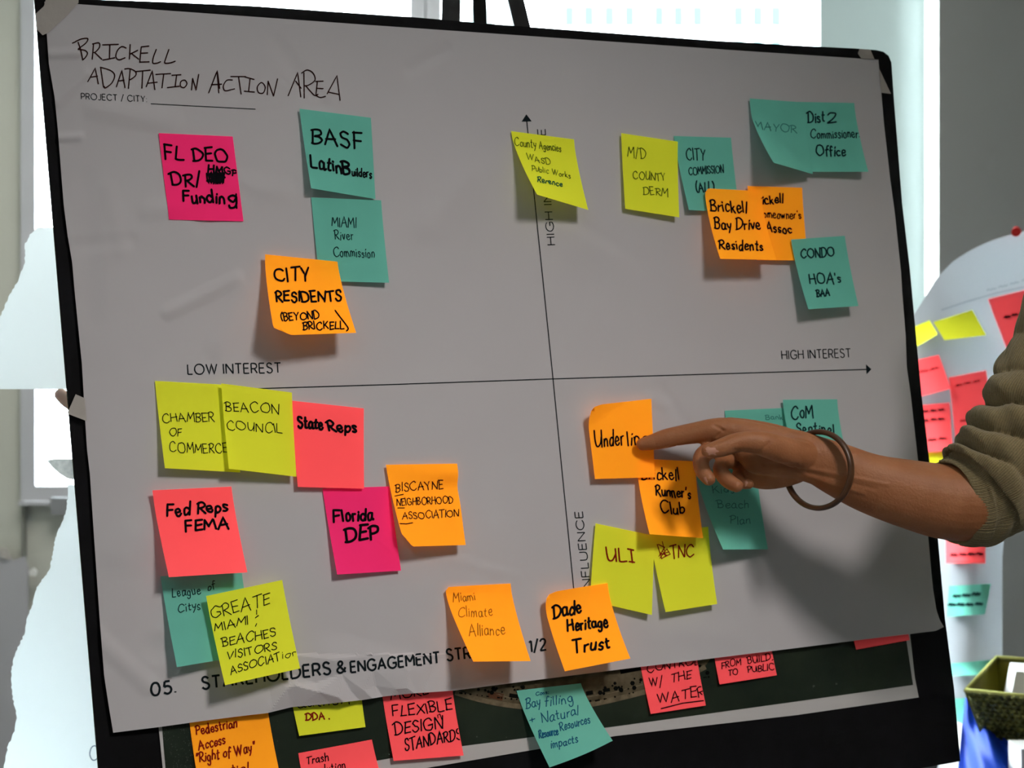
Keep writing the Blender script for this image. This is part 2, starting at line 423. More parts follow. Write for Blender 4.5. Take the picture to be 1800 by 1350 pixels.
# ------------------------------------------------------------------ board
board_px = [(60, -12), (137, -2), (300, 4), (450, 11), (650, 25), (725, 30), (850, 41), (938, 48), (1100, 60), (1250, 71), (1420, 81), (1500, 85), (1540, 88), (1553, 91), (1562, 98), (1567, 110), (1571, 170), (1586, 360), (1599, 470), (1620, 695), (1636, 830), (1649, 950), (1661, 1087), (1677, 1210), (1688, 1338), (1500, 1372), (900, 1478), (196, 1600), (173, 1350), (117, 675)]
DB = -5.0
easel = None
board = empty('display_board', P(900, 1500, DB)); tag(board, 'large black foam presentation board leaning on the easel', 'board')
fr = [P(x, y, DB) for x, y in board_px]
b = MB(); n = len(fr)
b.add(fr, [tuple(range(n))]); panel = child(b.build('panel', BOARD), board)
b = MB(); b.add(fr + [p - NN * 0.005 for p in fr], [(i, i + n, (i + 1) % n + n, (i + 1) % n) for i in range(n)] + [tuple(range(2 * n - 1, n - 1, -1))])
edge = child(b.build('board_core', CORE), board); edge['label'] = 'dull olive foam edge'

# ------------------------------------------------------------------ aerial photo print under the sheet
PRINTW = mat('print_white_border', (0.60, 0.585, 0.585), noise=0.02, nscale=10)
WATER = mat('print_dark_green_water', (0.008, 0.016, 0.011), kind='p', rough=0.45, spec=0.25, col2=(0.020, 0.030, 0.018), nscale=14, detail=12)
GRAVEL = mat('print_grey_specks', (0.09, 0.10, 0.09))
LAND = mat('print_tan_land', (0.045, 0.035, 0.018), col2=(0.15, 0.125, 0.08), nscale=55, detail=8)
WALK = mat('print_tan_walkway', (0.17, 0.14, 0.09), noise=0.3, nscale=120)
TREE = mat('print_dark_trees', (0.006, 0.007, 0.006))
ROOF = mat('print_brown_roof', (0.10, 0.045, 0.025))
DP = -3.6
prt = empty('aerial_photo_print', P(900, 1300, DP)); tag(prt, 'aerial photograph print with white border hanging under the white chart sheet', 'poster')
outer = [(262, 1050), (1590, 960), (1600, 1118), (1608, 1190), (1615, 1226), (1400, 1257), (1080, 1294), (738, 1352), (297, 1440), (286, 1350), (279, 1280)]
inner = [(270, 1060), (1583, 970), (1592, 1117), (1605, 1204), (1400, 1233), (1080, 1277), (815, 1311), (620, 1344), (299, 1400), (291, 1350), (285, 1280)]
child(mesh('white_border', [P(x, y, DP) for x, y in outer], [tuple(range(len(outer)))], PRINTW), prt)
pic = child(mesh('printed_water', [P(x, y, DP + .25) for x, y in inner], [tuple(range(len(inner)))], WATER), prt)
hp = Host(pic)
land = [(790, 1130), (795, 1205), (830, 1222), (870, 1233), (940, 1242), (1010, 1240), (1060, 1231), (1130, 1214), (1180, 1198), (1240, 1170), (1262, 1140), (1200, 1100)]
child(mesh('printed_land', [P(x, y, DP + .4) for x, y in land], [tuple(range(len(land)))], LAND), prt)
hl = Host(mesh('tmp', [P(x, y, DP + .4) for x, y in [(700, 1100), (1400, 1050), (1400, 1300), (700, 1400)]], [(0, 1, 2, 3)], LAND))
tmp_host = hl.obj
p = Pen(hl, WALK, 'printed_walkway', 0.15)
p.line([(800, 1217), (840, 1229), (890, 1239), (950, 1244), (1010, 1242), (1060, 1234), (1130, 1217), (1185, 1200), (1240, 1172)], 9, True)
p.line([(806, 1209), (850, 1210), (880, 1222), (900, 1228), (935, 1226)], 1.5); p.line([(1020, 1227), (1075, 1218), (1130, 1203)], 1.5)
p.line([(1045, 1216), (1046, 1222), (1056, 1220), (1055, 1214)], 1.6)
o = p.done(); o['kind'] = 'stuff'; child(o, prt)
p = Pen(hl, ROOF, 'printed_roofs', 0.15)
p.line([(858, 1220), (884, 1226)], 12); o = p.done(); o['kind'] = 'stuff'; child(o, prt)
p = Pen(hl, TREE, 'printed_trees', 0.3)
for k in range(150):
    t = R.random(); x = 800 + 450 * t; y = 1222 + 16 * math.sin(math.pi * min(1, t * 1.15)) - 14 - 62 * max(0, t - .55)
    if k % 3 == 0: y += 9; rr = R.uniform(1, 2)
    elif 0.28 < t < .55: continue
    else: rr = R.uniform(1.5, 4.5); y += R.uniform(-16, 2)
    p.dot(x, y, rr)
p.line([(895, 1222), (915, 1225)], 7); p.line([(1030, 1219), (1042, 1217)], 7); p.line([(1060, 1214), (1072, 1212)], 6); p.line([(800, 1190), (860, 1180)], 16); p.line([(1090, 1180), (1130, 1172)], 10)
o = p.done(); o['kind'] = 'stuff'; child(o, prt)
p = Pen(hp, GRAVEL, 'printed_specks', 0.3)
for k in range(420):
    x = R.gauss(330, 60); y = R.uniform(1262, 1350)
    if 288 < x < 540: p.dot(x, y, R.uniform(.35, 1.0))
for x, y, r in [(838, 1295, 1.5), (890, 1296, 1), (1430, 1206, 2.2), (1470, 1202, 2)]: p.dot(x, y, r)
o = p.done(); o['kind'] = 'stuff'; child(o, prt)

# ------------------------------------------------------------------ the white chart sheet
def edgefn(pts, key):                                          # piecewise linear, by fraction of length
    q = interp(pts, 200)
    return lambda t: (lambda a, b, k: (a[0] + (b[0] - a[0]) * k, a[1] + (b[1] - a[1]) * k))(q[min(199, int(t * 200))], q[min(200, int(t * 200) + 1)], t * 200 - int(t * 200))
top_e = edgefn([(78, 3), (300, 19), (650, 44), (1100, 75), (1300, 89), (1544, 105)], 0)
right_e = edgefn([(1544, 105), (1549, 160), (1554, 219), (1565, 317), (1573, 375), (1584, 480), (1586, 515), (1592, 590), (1594, 645), (1601, 695), (1613, 803), (1624, 880), (1632, 947), (1637, 1005), (1640, 1035), (1646, 1072), (1652, 1090), (1659, 1102)], 0)
left_e = edgefn([(78, 3), (82, 58), (86, 113), (96, 171), (102, 232), (108, 310), (112, 360), (119, 415), (127, 462), (131, 510), (138, 580), (144, 640), (149, 727), (153, 790), (158, 833), (164, 925), (175, 1085), (183, 1187), (191, 1240), (199, 1288)], 0)
bot_e = edgefn([(199, 1288), (280, 1278), (374, 1265), (430, 1258), (469, 1253.6), (513, 1243), (570, 1238), (638, 1230.5), (677, 1224), (725, 1219), (798, 1214), (898, 1201), (1120, 1173), (1222, 1161), (1364, 1143.6), (1520, 1124), (1595, 1115), (1645, 1109), (1659, 1102)], 0)
def segd(x, y, a, b):
    dx, dy = b[0] - a[0], b[1] - a[1]; t = max(0, min(1, ((x - a[0]) * dx + (y - a[1]) * dy) / (dx * dx + dy * dy)))
    return math.hypot(x - a[0] - t * dx, y - a[1] - t * dy)
def tent(x, y, a, b, wd): return max(0.0, 1 - segd(x, y, a, b) / wd)
def softt(x, y, a, b, wd): q = tent(x, y, a, b, wd); return q * q * (3 - 2 * q)
folds = []
RF = random.Random(11)
for k in range(46):
    x, y = RF.uniform(100, 1600), RF.uniform(60, 1150); an = RF.uniform(0, math.pi); l = RF.uniform(30, 190)
    folds.append(((x, y), (x + l * math.cos(an), y + l * math.sin(an)), RF.uniform(16, 55), RF.uniform(-1.5, 1.7) * (1.0 if x < 900 else .6)))
folds += [((90, 95), (140, 92), 13, 1.8), ((100, 178), (150, 130), 16, 1.8), ((105, 242), (140, 240), 12, 1.8), ((170, 190), (300, 215), 30, 1.6), ((150, 320), (160, 560), 34, -1.0), ((190, 330), (215, 440), 22, .6)]
FP = [(425, 1180, 0), (425, 1262, 0), (425, 1300, 0), (470, 1178, 0), (520, 1188, 0), (562, 1176, 1.2), (585, 1160, 2.2), (600, 1185, .3), (655, 1172, 0), (652, 1152, 0), (690, 1150, 2.2), (715, 1180, 3.2), (770, 1160, 0), (815, 1160, 0), (815, 1230, 0),
      (524, 1200, .6), (555, 1200, -.4), (617, 1215, -.6), (660, 1205, 0),
      (478, 1246, 1.4), (505, 1210, 3.8), (519, 1205, 4.4), (560, 1216, 4.8), (595, 1226, 5.0), (640, 1214, 2.4),
      (515, 1252, -3.2), (560, 1250, -3.2), (590, 1245, -1.2), (612, 1240, 2.4), (640, 1240, -1), (664, 1236, 2.4), (680, 1236, -1.5),
      (697, 1211, 3.6), (716, 1210, 3.8), (706, 1230, -2.6), (738, 1226, 1.8), (775, 1224, 2.6), (425, 1140, 0), (815, 1140, 0)]
from mathutils.geometry import delaunay_2d_cdt
_dv, _de, _df = delaunay_2d_cdt([Vector((a, b_)) for a, b_, c in FP], [], [], 0, 1e-4)[:3]
FB = BVHTree.FromPolygons([Vector((v.x, v.y, min(FP, key=lambda q: (q[0] - v.x) ** 2 + (q[1] - v.y) ** 2)[2])) for v in _dv], [tuple(f) for f in _df])
def facet(x, y):
    h = FB.ray_cast(Vector((x, y, 100)), Vector((0, 0, -1)))
    return h[0].z if h[0] is not None else 0.0
def sheet_d(x, y, s, t):
    d = 0.0
    d += 0.9 * math.sin(x * .006 + 1.2) * math.sin(y * .0045) * min(1, t * 3)
    for a, c, wd, h in folds: d += h * softt(x, y, a, c, wd)
    # crumpled lower edge
    if 425 < x < 815 and y > 1150: d += facet(x, y)
    d += 9.0 * max(0, 1 - math.hypot(x - 1665, y - 1105) / 75) ** 1.5        # curled corner
    lo = (1 - t) ** 10; ll = (1 - s) ** 22
    d -= 3.2 * max(lo, ll)                                                   # taped down along the top and left
    return max(-3.0, d + 0.4 + 2.6 * t)
NU, NV = 480, 340
vs = []
c00, c10, c01, c11 = (78, 3), (1544, 105), (199, 1288), (1659, 1102)
for j in range(NV + 1):
    t = j / NV
    for i in range(NU + 1):
        s = i / NU; q = []
        a, bb, l, r = top_e(min(s, .99999)), bot_e(min(s, .99999)), left_e(min(t, .99999)), right_e(min(t, .99999))
        for k in (0, 1): q.append((1 - t) * a[k] + t * bb[k] + (1 - s) * l[k] + s * r[k] - ((1 - s) * (1 - t) * c00[k] + s * (1 - t) * c10[k] + (1 - s) * t * c01[k] + s * t * c11[k]))
        vs.append(P(q[0], q[1], sheet_d(q[0], q[1], s, t)))
fs = [(j * (NU + 1) + i, j * (NU + 1) + i + 1, (j + 1) * (NU + 1) + i + 1, (j + 1) * (NU + 1) + i) for j in range(NV) for i in range(NU)]
sheet = mesh('chart_sheet', vs, fs, PAPER, smooth=False)
sheet.data.polygons.foreach_set('use_smooth', [not (330 / 480 * 0 + 85 < (k % NU) < 205 and (k // NU) > 285) for k in range(len(fs))])
tag(sheet, 'large white chart sheet with printed crossing arrows taped on the black board', 'poster')
HS = Host(sheet)
bpy.data.objects.remove(tmp_host)

p = Pen(HS, INK, 'printed_text')
T = p.text
up_l = (0.10, 1)
T('PROJECT / CITY:', 143, 174.5, 258, 179.5, 10.6, 1.35, lean=-.05, hand=False, gap=24)
p.line([(265, 182.5), (449, 192)], 1.3)
T('LOW INTEREST', 330.5, 658, 494, 655, 17.2, 2.1, lean=-.06, hand=False, gap=24)
T('HIGH INTEREST', 1374.5, 631.5, 1495.5, 628, 15, 1.7, lean=-.08, hand=False, gap=24)
T('HIGH INFLUENCE', 974, 430, 957, 226, 13.6, 1.7, hand=False, gap=24, upx=(-1, -.10)) if False else None
def vtext(t, x0, y0, x1, y1, h, wd):                            # reads upward
    L = math.dist((x0, y0), (x1, y1)); ux, uy = (x1 - x0) / L, (y1 - y0) / L
    cur = 0; xs = []
    for ch in t:
        if ch == ' ': xs.append(None); cur += 42; continue
        xs.append(cur); cur += G[ch][0] + 24
    sx = L / (cur - 24)
    for ch, c in zip(t, xs):
        if c is None: continue
        for sm, pts in G[ch][1]:
            q = [(x0 + ux * (c + a) * sx + uy * h * bq / 100, y0 + uy * (c + a) * sx - ux * h * bq / 100 - .06 * h * bq / 100) for a, bq in pts]
            p.stroke(catmull(q, 4) if sm else q, wd, False)
vtext('HIGH INFLUENCE', 975.5, 430, 958, 227, 13.4, 1.6)
vtext('LOW INFLUENCE', 1047, 1112, 1023.5, 899, 13.6, 1.7)
p.line([(925.5, 210), (932, 275), (943, 385), (955, 500), (972, 666), (985, 800), (998, 930), (1009, 1042)], 1.7)
p.line([(310, 689), (455, 683), (700, 675.5), (972, 666), (1250, 657.5), (1526, 649.2)], 1.7)
for tri in ([(925, 201), (916.5, 214), (934.5, 213.5)], [(1531.5, 649), (1522, 640.5), (1523, 658)]):
    p.mb.add([HS.at(x, y) for x, y in tri], [(0, 1, 2)])
T('05.', 266, 1223, 309, 1217, 21.5, 3.9, lean=-.06, hand=False, gap=26)
T('STAKEHOLDERS', 356, 1211.5, 581, 1184.5, 21, 3.7, lean=-.08, hand=False, gap=26)
T('&', 593, 1183, 607.5, 1181, 19.5, 3.6, lean=-.08, hand=False)
T('ENGAGEMENT', 617, 1182, 773, 1165, 19, 3.4, lean=-.08, hand=False, gap=26)
T('STR', 786, 1161.5, 827, 1157.5, 20, 3.4, lean=-.1, hand=False, gap=26)
T('ATEGIES', 832, 1157, 920, 1147, 20, 3.4, lean=-.1, hand=False, gap=22)
T('1/2', 931, 1146.5, 960, 1142, 19.5, 3.2, lean=-.08, hand=False, gap=20)
p.done(sheet)
# title by hand: traced strokes
def tr(pen, s, x0, y0, sc, wd, smooth=True):
    for st in s.split('|'):
        f = st.startswith('!'); pts = [tuple(float(v) for v in q.split(',')) for q in st.lstrip('!').split()]
        pts = [(x0 + a / sc, y0 + b_ / sc) for a, b_ in pts]
        pen.stroke(pts if f else catmull(pts, 4), wd)
p = Pen(HS, BROWN, 'handwritten_title', 0.4)
tr(p, '!505,302 528,292|528,290 570,272 612,270 600,300 556,335 545,346|545,346 590,352 610,372 595,402 580,416|!545,296 560,340 578,420|'
      '!652,310 648,360 643,414|645,308 690,300 694,330 668,362 655,368|!660,366 710,414|!716,314 826,310|!766,312 764,404|!718,420 800,404|'
      '880,336 850,326 820,352 808,396 830,418 872,404|!908,312 903,412|!960,352 908,378|!915,372 968,414|!985,330 975,436|!985,328 1038,322|!980,372 1030,370|!976,434 1040,432|'
      '1090,346 1070,400 1066,440 1092,442 1120,432|1178,346 1156,410 1150,440 1185,440 1222,428', 0, 0, 3.97, 2.2)
tr(p, '!612,570 664,476 686,586|!628,540 680,532|!702,470 722,608|700,470 770,492 800,526 780,580 735,614 728,604|!812,606 850,492 872,612|!824,566 866,560|'
      '870,482 905,480 945,500 946,528 910,556 902,554|!908,486 896,618|!948,500 1048,490|!996,496 990,616|!1020,606 1062,494 1080,626|!1028,582 1096,574|!1088,520 1190,514|!1142,520 1130,614|'
      '!1200,526 1262,522|!1232,526 1222,606|!1168,612 1252,602|1290,560 1262,570 1260,602 1284,612 1304,586 1290,560|!1336,628 1344,548|!1344,548 1368,628|!1368,628 1386,520|'
      '!1456,648 1516,494 1532,618|!1478,592 1546,588', 0, 0, 3.97, 2.1)
tr(p, '!464,488 522,336 534,490|!482,432 550,430|628,400 590,402 566,440 576,474 618,468 644,462|!618,376 720,376|!672,378 690,498|!716,378 780,396|!752,392 742,478|!712,478 782,484|'
      '820,424 802,452 812,488 844,490 858,450 838,420 820,424|!872,502 878,408|!878,408 916,512|!916,512 944,392|!1018,510 1084,348 1106,518|!1070,408 1108,458|'
      '!1130,526 1128,350|1112,352 1150,330 1190,350 1206,400 1160,436 1134,440|1140,440 1180,486 1204,508 1226,500|!1210,410 1262,408|!1222,408 1212,506|!1216,458 1262,460|1212,506 1240,522 1278,514|!1290,496 1358,370 1380,542|!1296,484 1370,500', 250, 40, 3.97, 2.0)
p.done(sheet, 'dark brown marker handwriting')

# ------------------------------------------------------------------ sticky notes
def uv(pt):                                                     # millimetres in the board plane
    q = pt - ORG; return Vector((q.dot(R1), q.dot(NN.cross(R1)), 0)) * 1000
EX, EY = R1, NN.cross(R1).normalized()
if EY.z > 0: EY = -EY
def uvd(pt): q = (pt - ORG) / U; return (q.dot(EX), q.dot(EY), q.dot(NN))
def from_uvd(u, v, d): return ORG + (EX * u + EY * v + NN * d) * U
def lift(tpx, bpx, d0, L, ex, ey):
    T0 = Vector(uvd(P(*tpx, d0))); best = None
    for k in range(0, 90):
        d = d0 + k * 0.5
        q = Vector(uvd(P(*bpx, d))); v = q - T0
        e = (v.length - L * 0.985) ** 2 + 0.8 * ((v.x * ex + v.y * ey)) ** 2
        if best is None or e < best[0]: best = (e, d)
    return best[1]
def note(name, label, colr, c, d0=1.2, bl=None, brl=None, peel=0.0, pr=0.0, pw=1.5, host=None, adh=.10, cut=None, group=None, bend=None, N=22, base=None, clip=()):
    """c: TL, TR, BR, BL in pixels. bl/brl: lift of the bottom corners (mm), solved from the foreshortening when absent."""
    bs = 0 if base is None else base
    tl, tr_, br, bl_px = c
    # height of the surface it is stuck to
    def hd(px):
        if base is not None: return base
        h = HS.at(*px, 0)
        return uvd(h)[2] if h else 0
    b0 = max(hd((tl[0] * .8 + br[0] * .2, tl[1] * .8 + br[1] * .2)), hd((tr_[0] * .8 + bl_px[0] * .2, tr_[1] * .8 + bl_px[1] * .2)))
    d0 = d0 + b0
    A = Vector(uvd(P(*tl, d0 + peel))); B = Vector(uvd(P(*tr_, d0 + pr)))
    e = (B - A); e.z = 0; L = e.length; e.normalize()
    dl = d0 + bl if bl is not None else lift(tl, bl_px, d0, L, e.x, e.y)
    dr = d0 + brl if brl is not None else lift(tr_, br, d0, L, e.x, e.y)
    Cc = Vector(uvd(P(*br, dr))); D = Vector(uvd(P(*bl_px, dl)))
    vs = []
    for j in range(N + 1):
        t = j / N
        for i in range(N + 1):
            s = i / N; t = j / N
            for (cn, cs, ct) in clip:
                ps = s if cn[1] == 'L' else 1 - s; pt = t if cn[0] == 'T' else 1 - t
                k = ps / cs + pt / ct
                if k < 1:
                    s += (1 - k) / 2 * cs * (1 if cn[1] == 'L' else -1); t += (1 - k) / 2 * ct * (1 if cn[0] == 'T' else -1)
            u = (A.x * (1 - s) + B.x * s) * (1 - t) + (D.x * (1 - s) + Cc.x * s) * t
            v = (A.y * (1 - s) + B.y * s) * (1 - t) + (D.y * (1 - s) + Cc.y * s) * t
            f = 0 if t < adh else ((t - adh) / (1 - adh)) ** pw
            d = d0 + ((dl - d0) * (1 - s) + (dr - d0) * s) * f
            d += peel * max(0, 1 - (s * 1.6 + t * 3.2)) ** 1.3 + pr * max(0, 1 - ((1 - s) * 1.6 + t * 3.2)) ** 1.3
            if bend: d += bend(s, t)
            q = from_uvd(u, v, d)
            if base is None:
                for _ in (0, 1):
                    h = HS.bvh.ray_cast(q + NN * .05, -NN, .2)
                    if h[0] is not None: d = max(d, uvd(h[0])[2] + .5)
                q = from_uvd(u, v, d)
            vs.append(q)
    fs = [(j * (N + 1) + i, j * (N + 1) + i + 1, (j + 1) * (N + 1) + i + 1, (j + 1) * (N + 1) + i) for j in range(N) for i in range(N)]
    if cut:                                                     # rounded or clipped corners, as fractions
        keep = []
        for f in fs:
            i, j = f[0] % (N + 1), f[0] // (N + 1); keep.append(not cut((i + .5) / N, (j + .5) / N))
        fs = [f for f, k in zip(fs, keep) if k]
    o = mesh('sticky_note', vs, fs, NC[colr], smooth=True)
    tag(o, label, 'sticky note', group)
    print('NOTE %-12s L=%.0f d0=%.1f lift L %.0f R %.0f' % (name, L, d0, dl - d0, dr - d0))
    return o, Host(o)
GR = 'sticky notes on the white chart sheet'
def W(h, lines, m=PEN, extra=None, lb=None, off=0.3):
    o, hs = h; p = Pen(hs, m, 'handwriting', off)
    for l in lines:
        t, x0, y0, x1, y1, hh, wd = l[:7]; le = l[7] if len(l) > 7 else -.06
        p.text(t, x0, y0, x1, y1, hh, wd, lean=le)
    if extra: extra(p)
    return p.done(o, lb)

# --- left half
n1 = note('FLDEO', 'magenta note at upper left reading FL DEO and Funding', 'pink', [(279, 234), (409, 240), (428, 389), (297, 386)], group=GR)
def ex1(p):
    for k in range(5): p.stroke(catmull([(363 + 3 * k, 305), (366 + 5 * k, 322), (371 + 5 * k, 302), (376 + 4 * k, 323), (382 + 3 * k, 304)], 3), 3.2)
    p.stroke([(364, 318), (395, 312)], 4); p.stroke([(366, 308), (394, 306)], 4)
    p.stroke([(415, 341), (415, 350), (416, 366)], 3.2)
W(n1, [('FL', 290, 279, 322, 282, 22, 3.2), ('DEO', 340, 282, 400, 285, 22, 3.2), ('DR/', 303, 326, 354, 326, 23, 3.2), ('HM', 366, 304, 391, 306, 12, 3), ('GP', 395, 306, 415, 309, 11, 2.6), ('Fundin', 322, 356, 394, 356, 20, 3.4), ('g', 401, 355, 415, 356, 20, 3.4)], extra=ex1)
n2 = note('BASF', 'teal note at top left reading Latin Builders, right of the magenta one', 'teal', [(526.5, 191), (652, 207), (660, 350), (547, 331)], d0=3.0, group=GR)
n3 = note('Miami', 'teal note reading Miami River Commission below the Latin Builders note', 'teal', [(547, 347), (670, 352), (684, 497), (562, 494)], d0=1.0, bl=3, brl=6, group=GR)
W(n2, [('BASF', 549, 252, 637, 262, 27, 3.0), ('Latin', 548, 296, 600, 304, 20, 3.2), ('B', 603, 305, 615, 308, 21, 3.6), ('uilders', 619, 309, 653, 313, 14, 2.2)])
W(n3, [('MIAMI', 584, 397, 626, 400, 16, 1.6), ('River', 589, 421, 621, 422, 16, 1.6), ('Commission', 587, 450, 658, 453, 15, 1.6)], DARKTEAL)
n4 = note('City', 'orange note reading City Residents, overlapping a teal note', 'orange', [(466, 447), (593, 460), (626, 585), (483, 590)], d0=6.5, group=GR, bl=30, brl=22, clip=(('BL', .20, .10),), pw=1.4)
W(n4, [('CITY', 484, 494, 543, 494, 21, 3.0), ('RESIDENTS', 486, 530, 600, 529, 17, 3.0), ('(BEYOND', 494, 563, 561, 561, 13, 2.2), ('BRICKELL', 533, 580, 604, 578, 13, 2.2)], extra=lambda p: p.stroke(catmull([(589, 546), (598, 558), (608, 571), (612, 578), (609, 582)], 4), 2.6))
# --- centre
n5 = note('County', 'lime note covering the tip of the upright arrow', 'green', [(898.5, 230.5), (1009, 245), (1034, 369), (944, 342)], group=GR, pw=1.35)
W(n5, [('County', 905, 256, 942, 260, 14, 1.5), ('Agencies', 948, 261, 986, 267, 12, 1.6), ('WASD', 926, 281, 968, 290, 10, 1.4), ('Public Works', 935, 300, 1003, 314, 9, 1.3)], OLIVEINK)
W(n5, [('Rerence', 945, 320, 988, 328, 9, 1.8)], GREENINK)
n6 = note('MD', 'lime note reading County Derm, upper right of the chart', 'green', [(1092, 234), (1191.5, 249), (1194, 382), (1099, 367)], d0=3.4, group=GR, bl=3, brl=5)
n7 = note('CityCom', 'teal note reading City Commission beside a lime note', 'teal', [(1184, 239), (1285, 242), (1300, 374), (1211, 369)], d0=1.0, group=GR, bl=7, brl=4)
W(n6, [('M/D', 1104, 276, 1136, 280, 16, 1.6), ('COUNTY', 1113, 314, 1169, 318, 13, 1.6), ('DERM', 1131, 341, 1174, 345, 13, 1.6)], OLIVEINK)
W(n7, [('CITY', 1207, 280, 1239, 283, 19, 2.0), ('COMMISSION', 1211, 308, 1272, 303, 13, 1.7), ('(ALL)', 1224, 337, 1256, 337, 16, 2.2)], DARKTEAL)
n9 = note('Dist2', 'teal note reading Dist 2, at the top right corner', 'teal', [(1398, 179), (1501.5, 181), (1526.5, 302), (1426, 302)], d0=1.0, bl=8, brl=11, group=GR)
n8 = note('Mayor', 'teal note with faint writing Mayor and a folded lower corner', 'teal', [(1318, 173), (1413, 180), (1429, 306), (1349, 290)], d0=3.0, group=GR, bl=24, brl=8, pw=1.6, bend=lambda s, t: 15 * max(0, (t - .28) - s * .74))
W(n8, [('MAYOR', 1327, 227, 1400, 234, 14, 1.4)], FAINT)
W(n9, [('Dist', 1420, 215, 1449, 214, 19, 2.4), ('2', 1455, 215, 1470, 214, 17, 2.4), ('Commissioners', 1425, 243, 1514, 242, 14, 1.9), ('Office', 1435, 274, 1486, 274, 16, 2.4)], DARKTEAL)
n11 = note('Home', "orange note reading Homeowner's Assoc, partly covered at left", 'orange', [(1314, 327), (1410, 330), (1420, 458), (1330, 457)], d0=3.2, bl=3, brl=4, group=GR)
n10 = note('BayDr', 'orange note reading Bay Drive Residents, left of its pair', 'orange', [(1239, 331), (1337, 336), (1365, 457), (1266, 455)], d0=8.5, group=GR, bl=20, brl=17, clip=(('TL', .06, .06),))
W(n11, [('Brickell', 1323, 358, 1376, 358, 15, 2.6), ("Homeowner's", 1333, 383, 1408, 385, 13, 2.0), ('Assoc', 1347, 408, 1391, 410, 15, 2.6)])
W(n10, [('Brickell', 1250, 371, 1312, 375, 19, 2.7), ('Bay Drive', 1257, 402, 1336, 403, 18, 2.7), ('Residents', 1265, 438, 1341, 441, 16, 2.7)])
n12 = note('Condo', "teal note reading Condo HOA's near the right board edge", 'teal', [(1390.5, 421), (1485, 414.5), (1509, 538), (1421, 543.6)], d0=8.0, group=GR)
W(n12, [('CONDO', 1408, 453, 1466, 450, 15, 2.3), ("HOA's", 1424, 498, 1478, 497, 17, 2.3), ('BAA', 1436, 522, 1458, 520, 11, 2.3)], DARKTEAL)
# --- lower left
n13 = note('Chamber', 'lime note reading Chamber of Commerce at the left axis end', 'green', [(272.5, 669.5), (391, 676), (422.5, 830.5), (290, 823)], d0=1.0, group=GR, bl=9, brl=8)
n14 = note('Beacon', 'lime note reading Beacon Council, between lime and coral notes', 'green', [(389, 674), (513, 690), (521, 838), (402.5, 824)], d0=5.5, bl=10, brl=4, group=GR)
n15 = note('State', 'coral note reading State Reps, right of the two lime notes', 'red', [(509, 704), (639.5, 718), (640, 859), (523.7, 856)], d0=2.6, bl=4, brl=3, group=GR)
W(n13, [('CHAMBER', 286, 742, 376, 741, 15, 1.6), ('OF', 298, 767, 319, 766, 12, 1.6), ('COMMERCE', 299, 795, 400, 796, 16, 1.6)])
W(n14, [('BEACON', 397, 721, 490, 727, 16, 1.7), ('COUNCIL', 400, 755, 495, 761, 15, 1.6)])
W(n15, [('State', 524, 752, 567, 755, 18, 3.6), ('Reps', 578, 757, 627, 760, 18, 3.4)])
n16 = note('Fed', 'coral note reading Fed Reps FEMA', 'red', [(268, 862), (406.6, 855.5), (434.8, 1006), (297, 1014.5)], d0=2.5, group=GR, peel=3)
n17 = note('League', 'teal note reading League of Citys, below the Fed Reps note', 'teal', [(282, 1013), (425, 1006), (447, 1150), (311, 1172.7)], d0=1.0, bl=12, brl=5, group=GR)
n18 = note('Greate', 'lime note reading Miami Beaches Visitors at lower left', 'green', [(362.4, 1047.7), (496, 1019.5), (527.6, 1175), (395.6, 1204.5)], d0=9.5, bl=14, brl=9, group=GR)
W(n16, [('Fed', 294, 909, 333, 905, 21, 3.4), ('Reps', 348, 902, 400, 899, 18, 3.4), ('FEMA', 327, 935, 402, 929, 18, 3.4)])
W(n17, [('League', 303, 1050, 352, 1044, 14, 1.6), ('of', 365, 1038, 378, 1034, 13, 1.6), ('Citys', 313, 1075, 352, 1071, 14, 1.6)], DARKTEAL)
W(n18, [('GREATE', 371, 1088, 474, 1062, 20, 1.8), ('MIAMI', 378, 1109, 436, 1097, 14, 1.8), ('BEACHES', 392, 1137, 485, 1118, 15, 1.8), ('VISITORS', 399, 1159, 486, 1141, 14, 1.8), ('ASSOCIAT', 406, 1186, 492, 1160, 14, 1.8), ('ion', 496, 1158, 523, 1151, 12, 1.4)], extra=lambda p: [p.stroke([(451, 1072), (451, 1080)], 1.6), p.stroke([(449, 1086), (454, 1082)], 2), p.stroke([(451, 1096), (449, 1101)], 1.6)])
n19 = note('FlDEP', 'magenta note reading Florida DEP between coral and orange notes', 'pink', [(567, 859), (684.4, 855), (705, 1003), (592.8, 1010)], d0=1.4, bl=7, brl=3, group=GR)
n20 = note('Bisc', 'orange note reading Biscayne Neighborhood Association', 'orange', [(678.5, 817), (803, 815), (818.5, 958), (712, 961)], d0=3.4, bl=17, brl=9, group=GR, clip=(('BL', .12, .16),), bend=lambda s, t: 3 * math.exp(-((t - .3) ** 2) / .02) * -s + 2.5 * math.exp(-((t - .12) ** 2) / .01) * s)
W(n19, [('F', 586, 918, 597, 917, 20, 3.4), ('lorida', 603, 917, 655, 913, 20, 3.4), ('DEP', 608, 952, 665, 948, 22, 3.8)])
W(n20, [('BISCAYNE', 696, 864, 779, 859, 14, 1.7), ('NEIGHBORHOOD', 698, 889, 796, 884, 12, 1.6), ('ASSOCIATION', 708, 913, 806, 908, 12, 1.6)], extra=lambda p: [p.stroke([(699, 893), (711, 893)], 1.6), p.stroke([(703, 920.5), (714, 921), (725, 919)], 1.8), p.stroke([(694, 872), (709, 869)], 1.6)])
n21 = note('Climate', 'orange note reading Miami Climate Alliance, covering the printed title', 'orange', [(783, 1032), (897.5, 1025.7), (932.7, 1162), (832, 1163)], group=GR, peel=4, pw=1.3, clip=(('TL', .05, .05),))
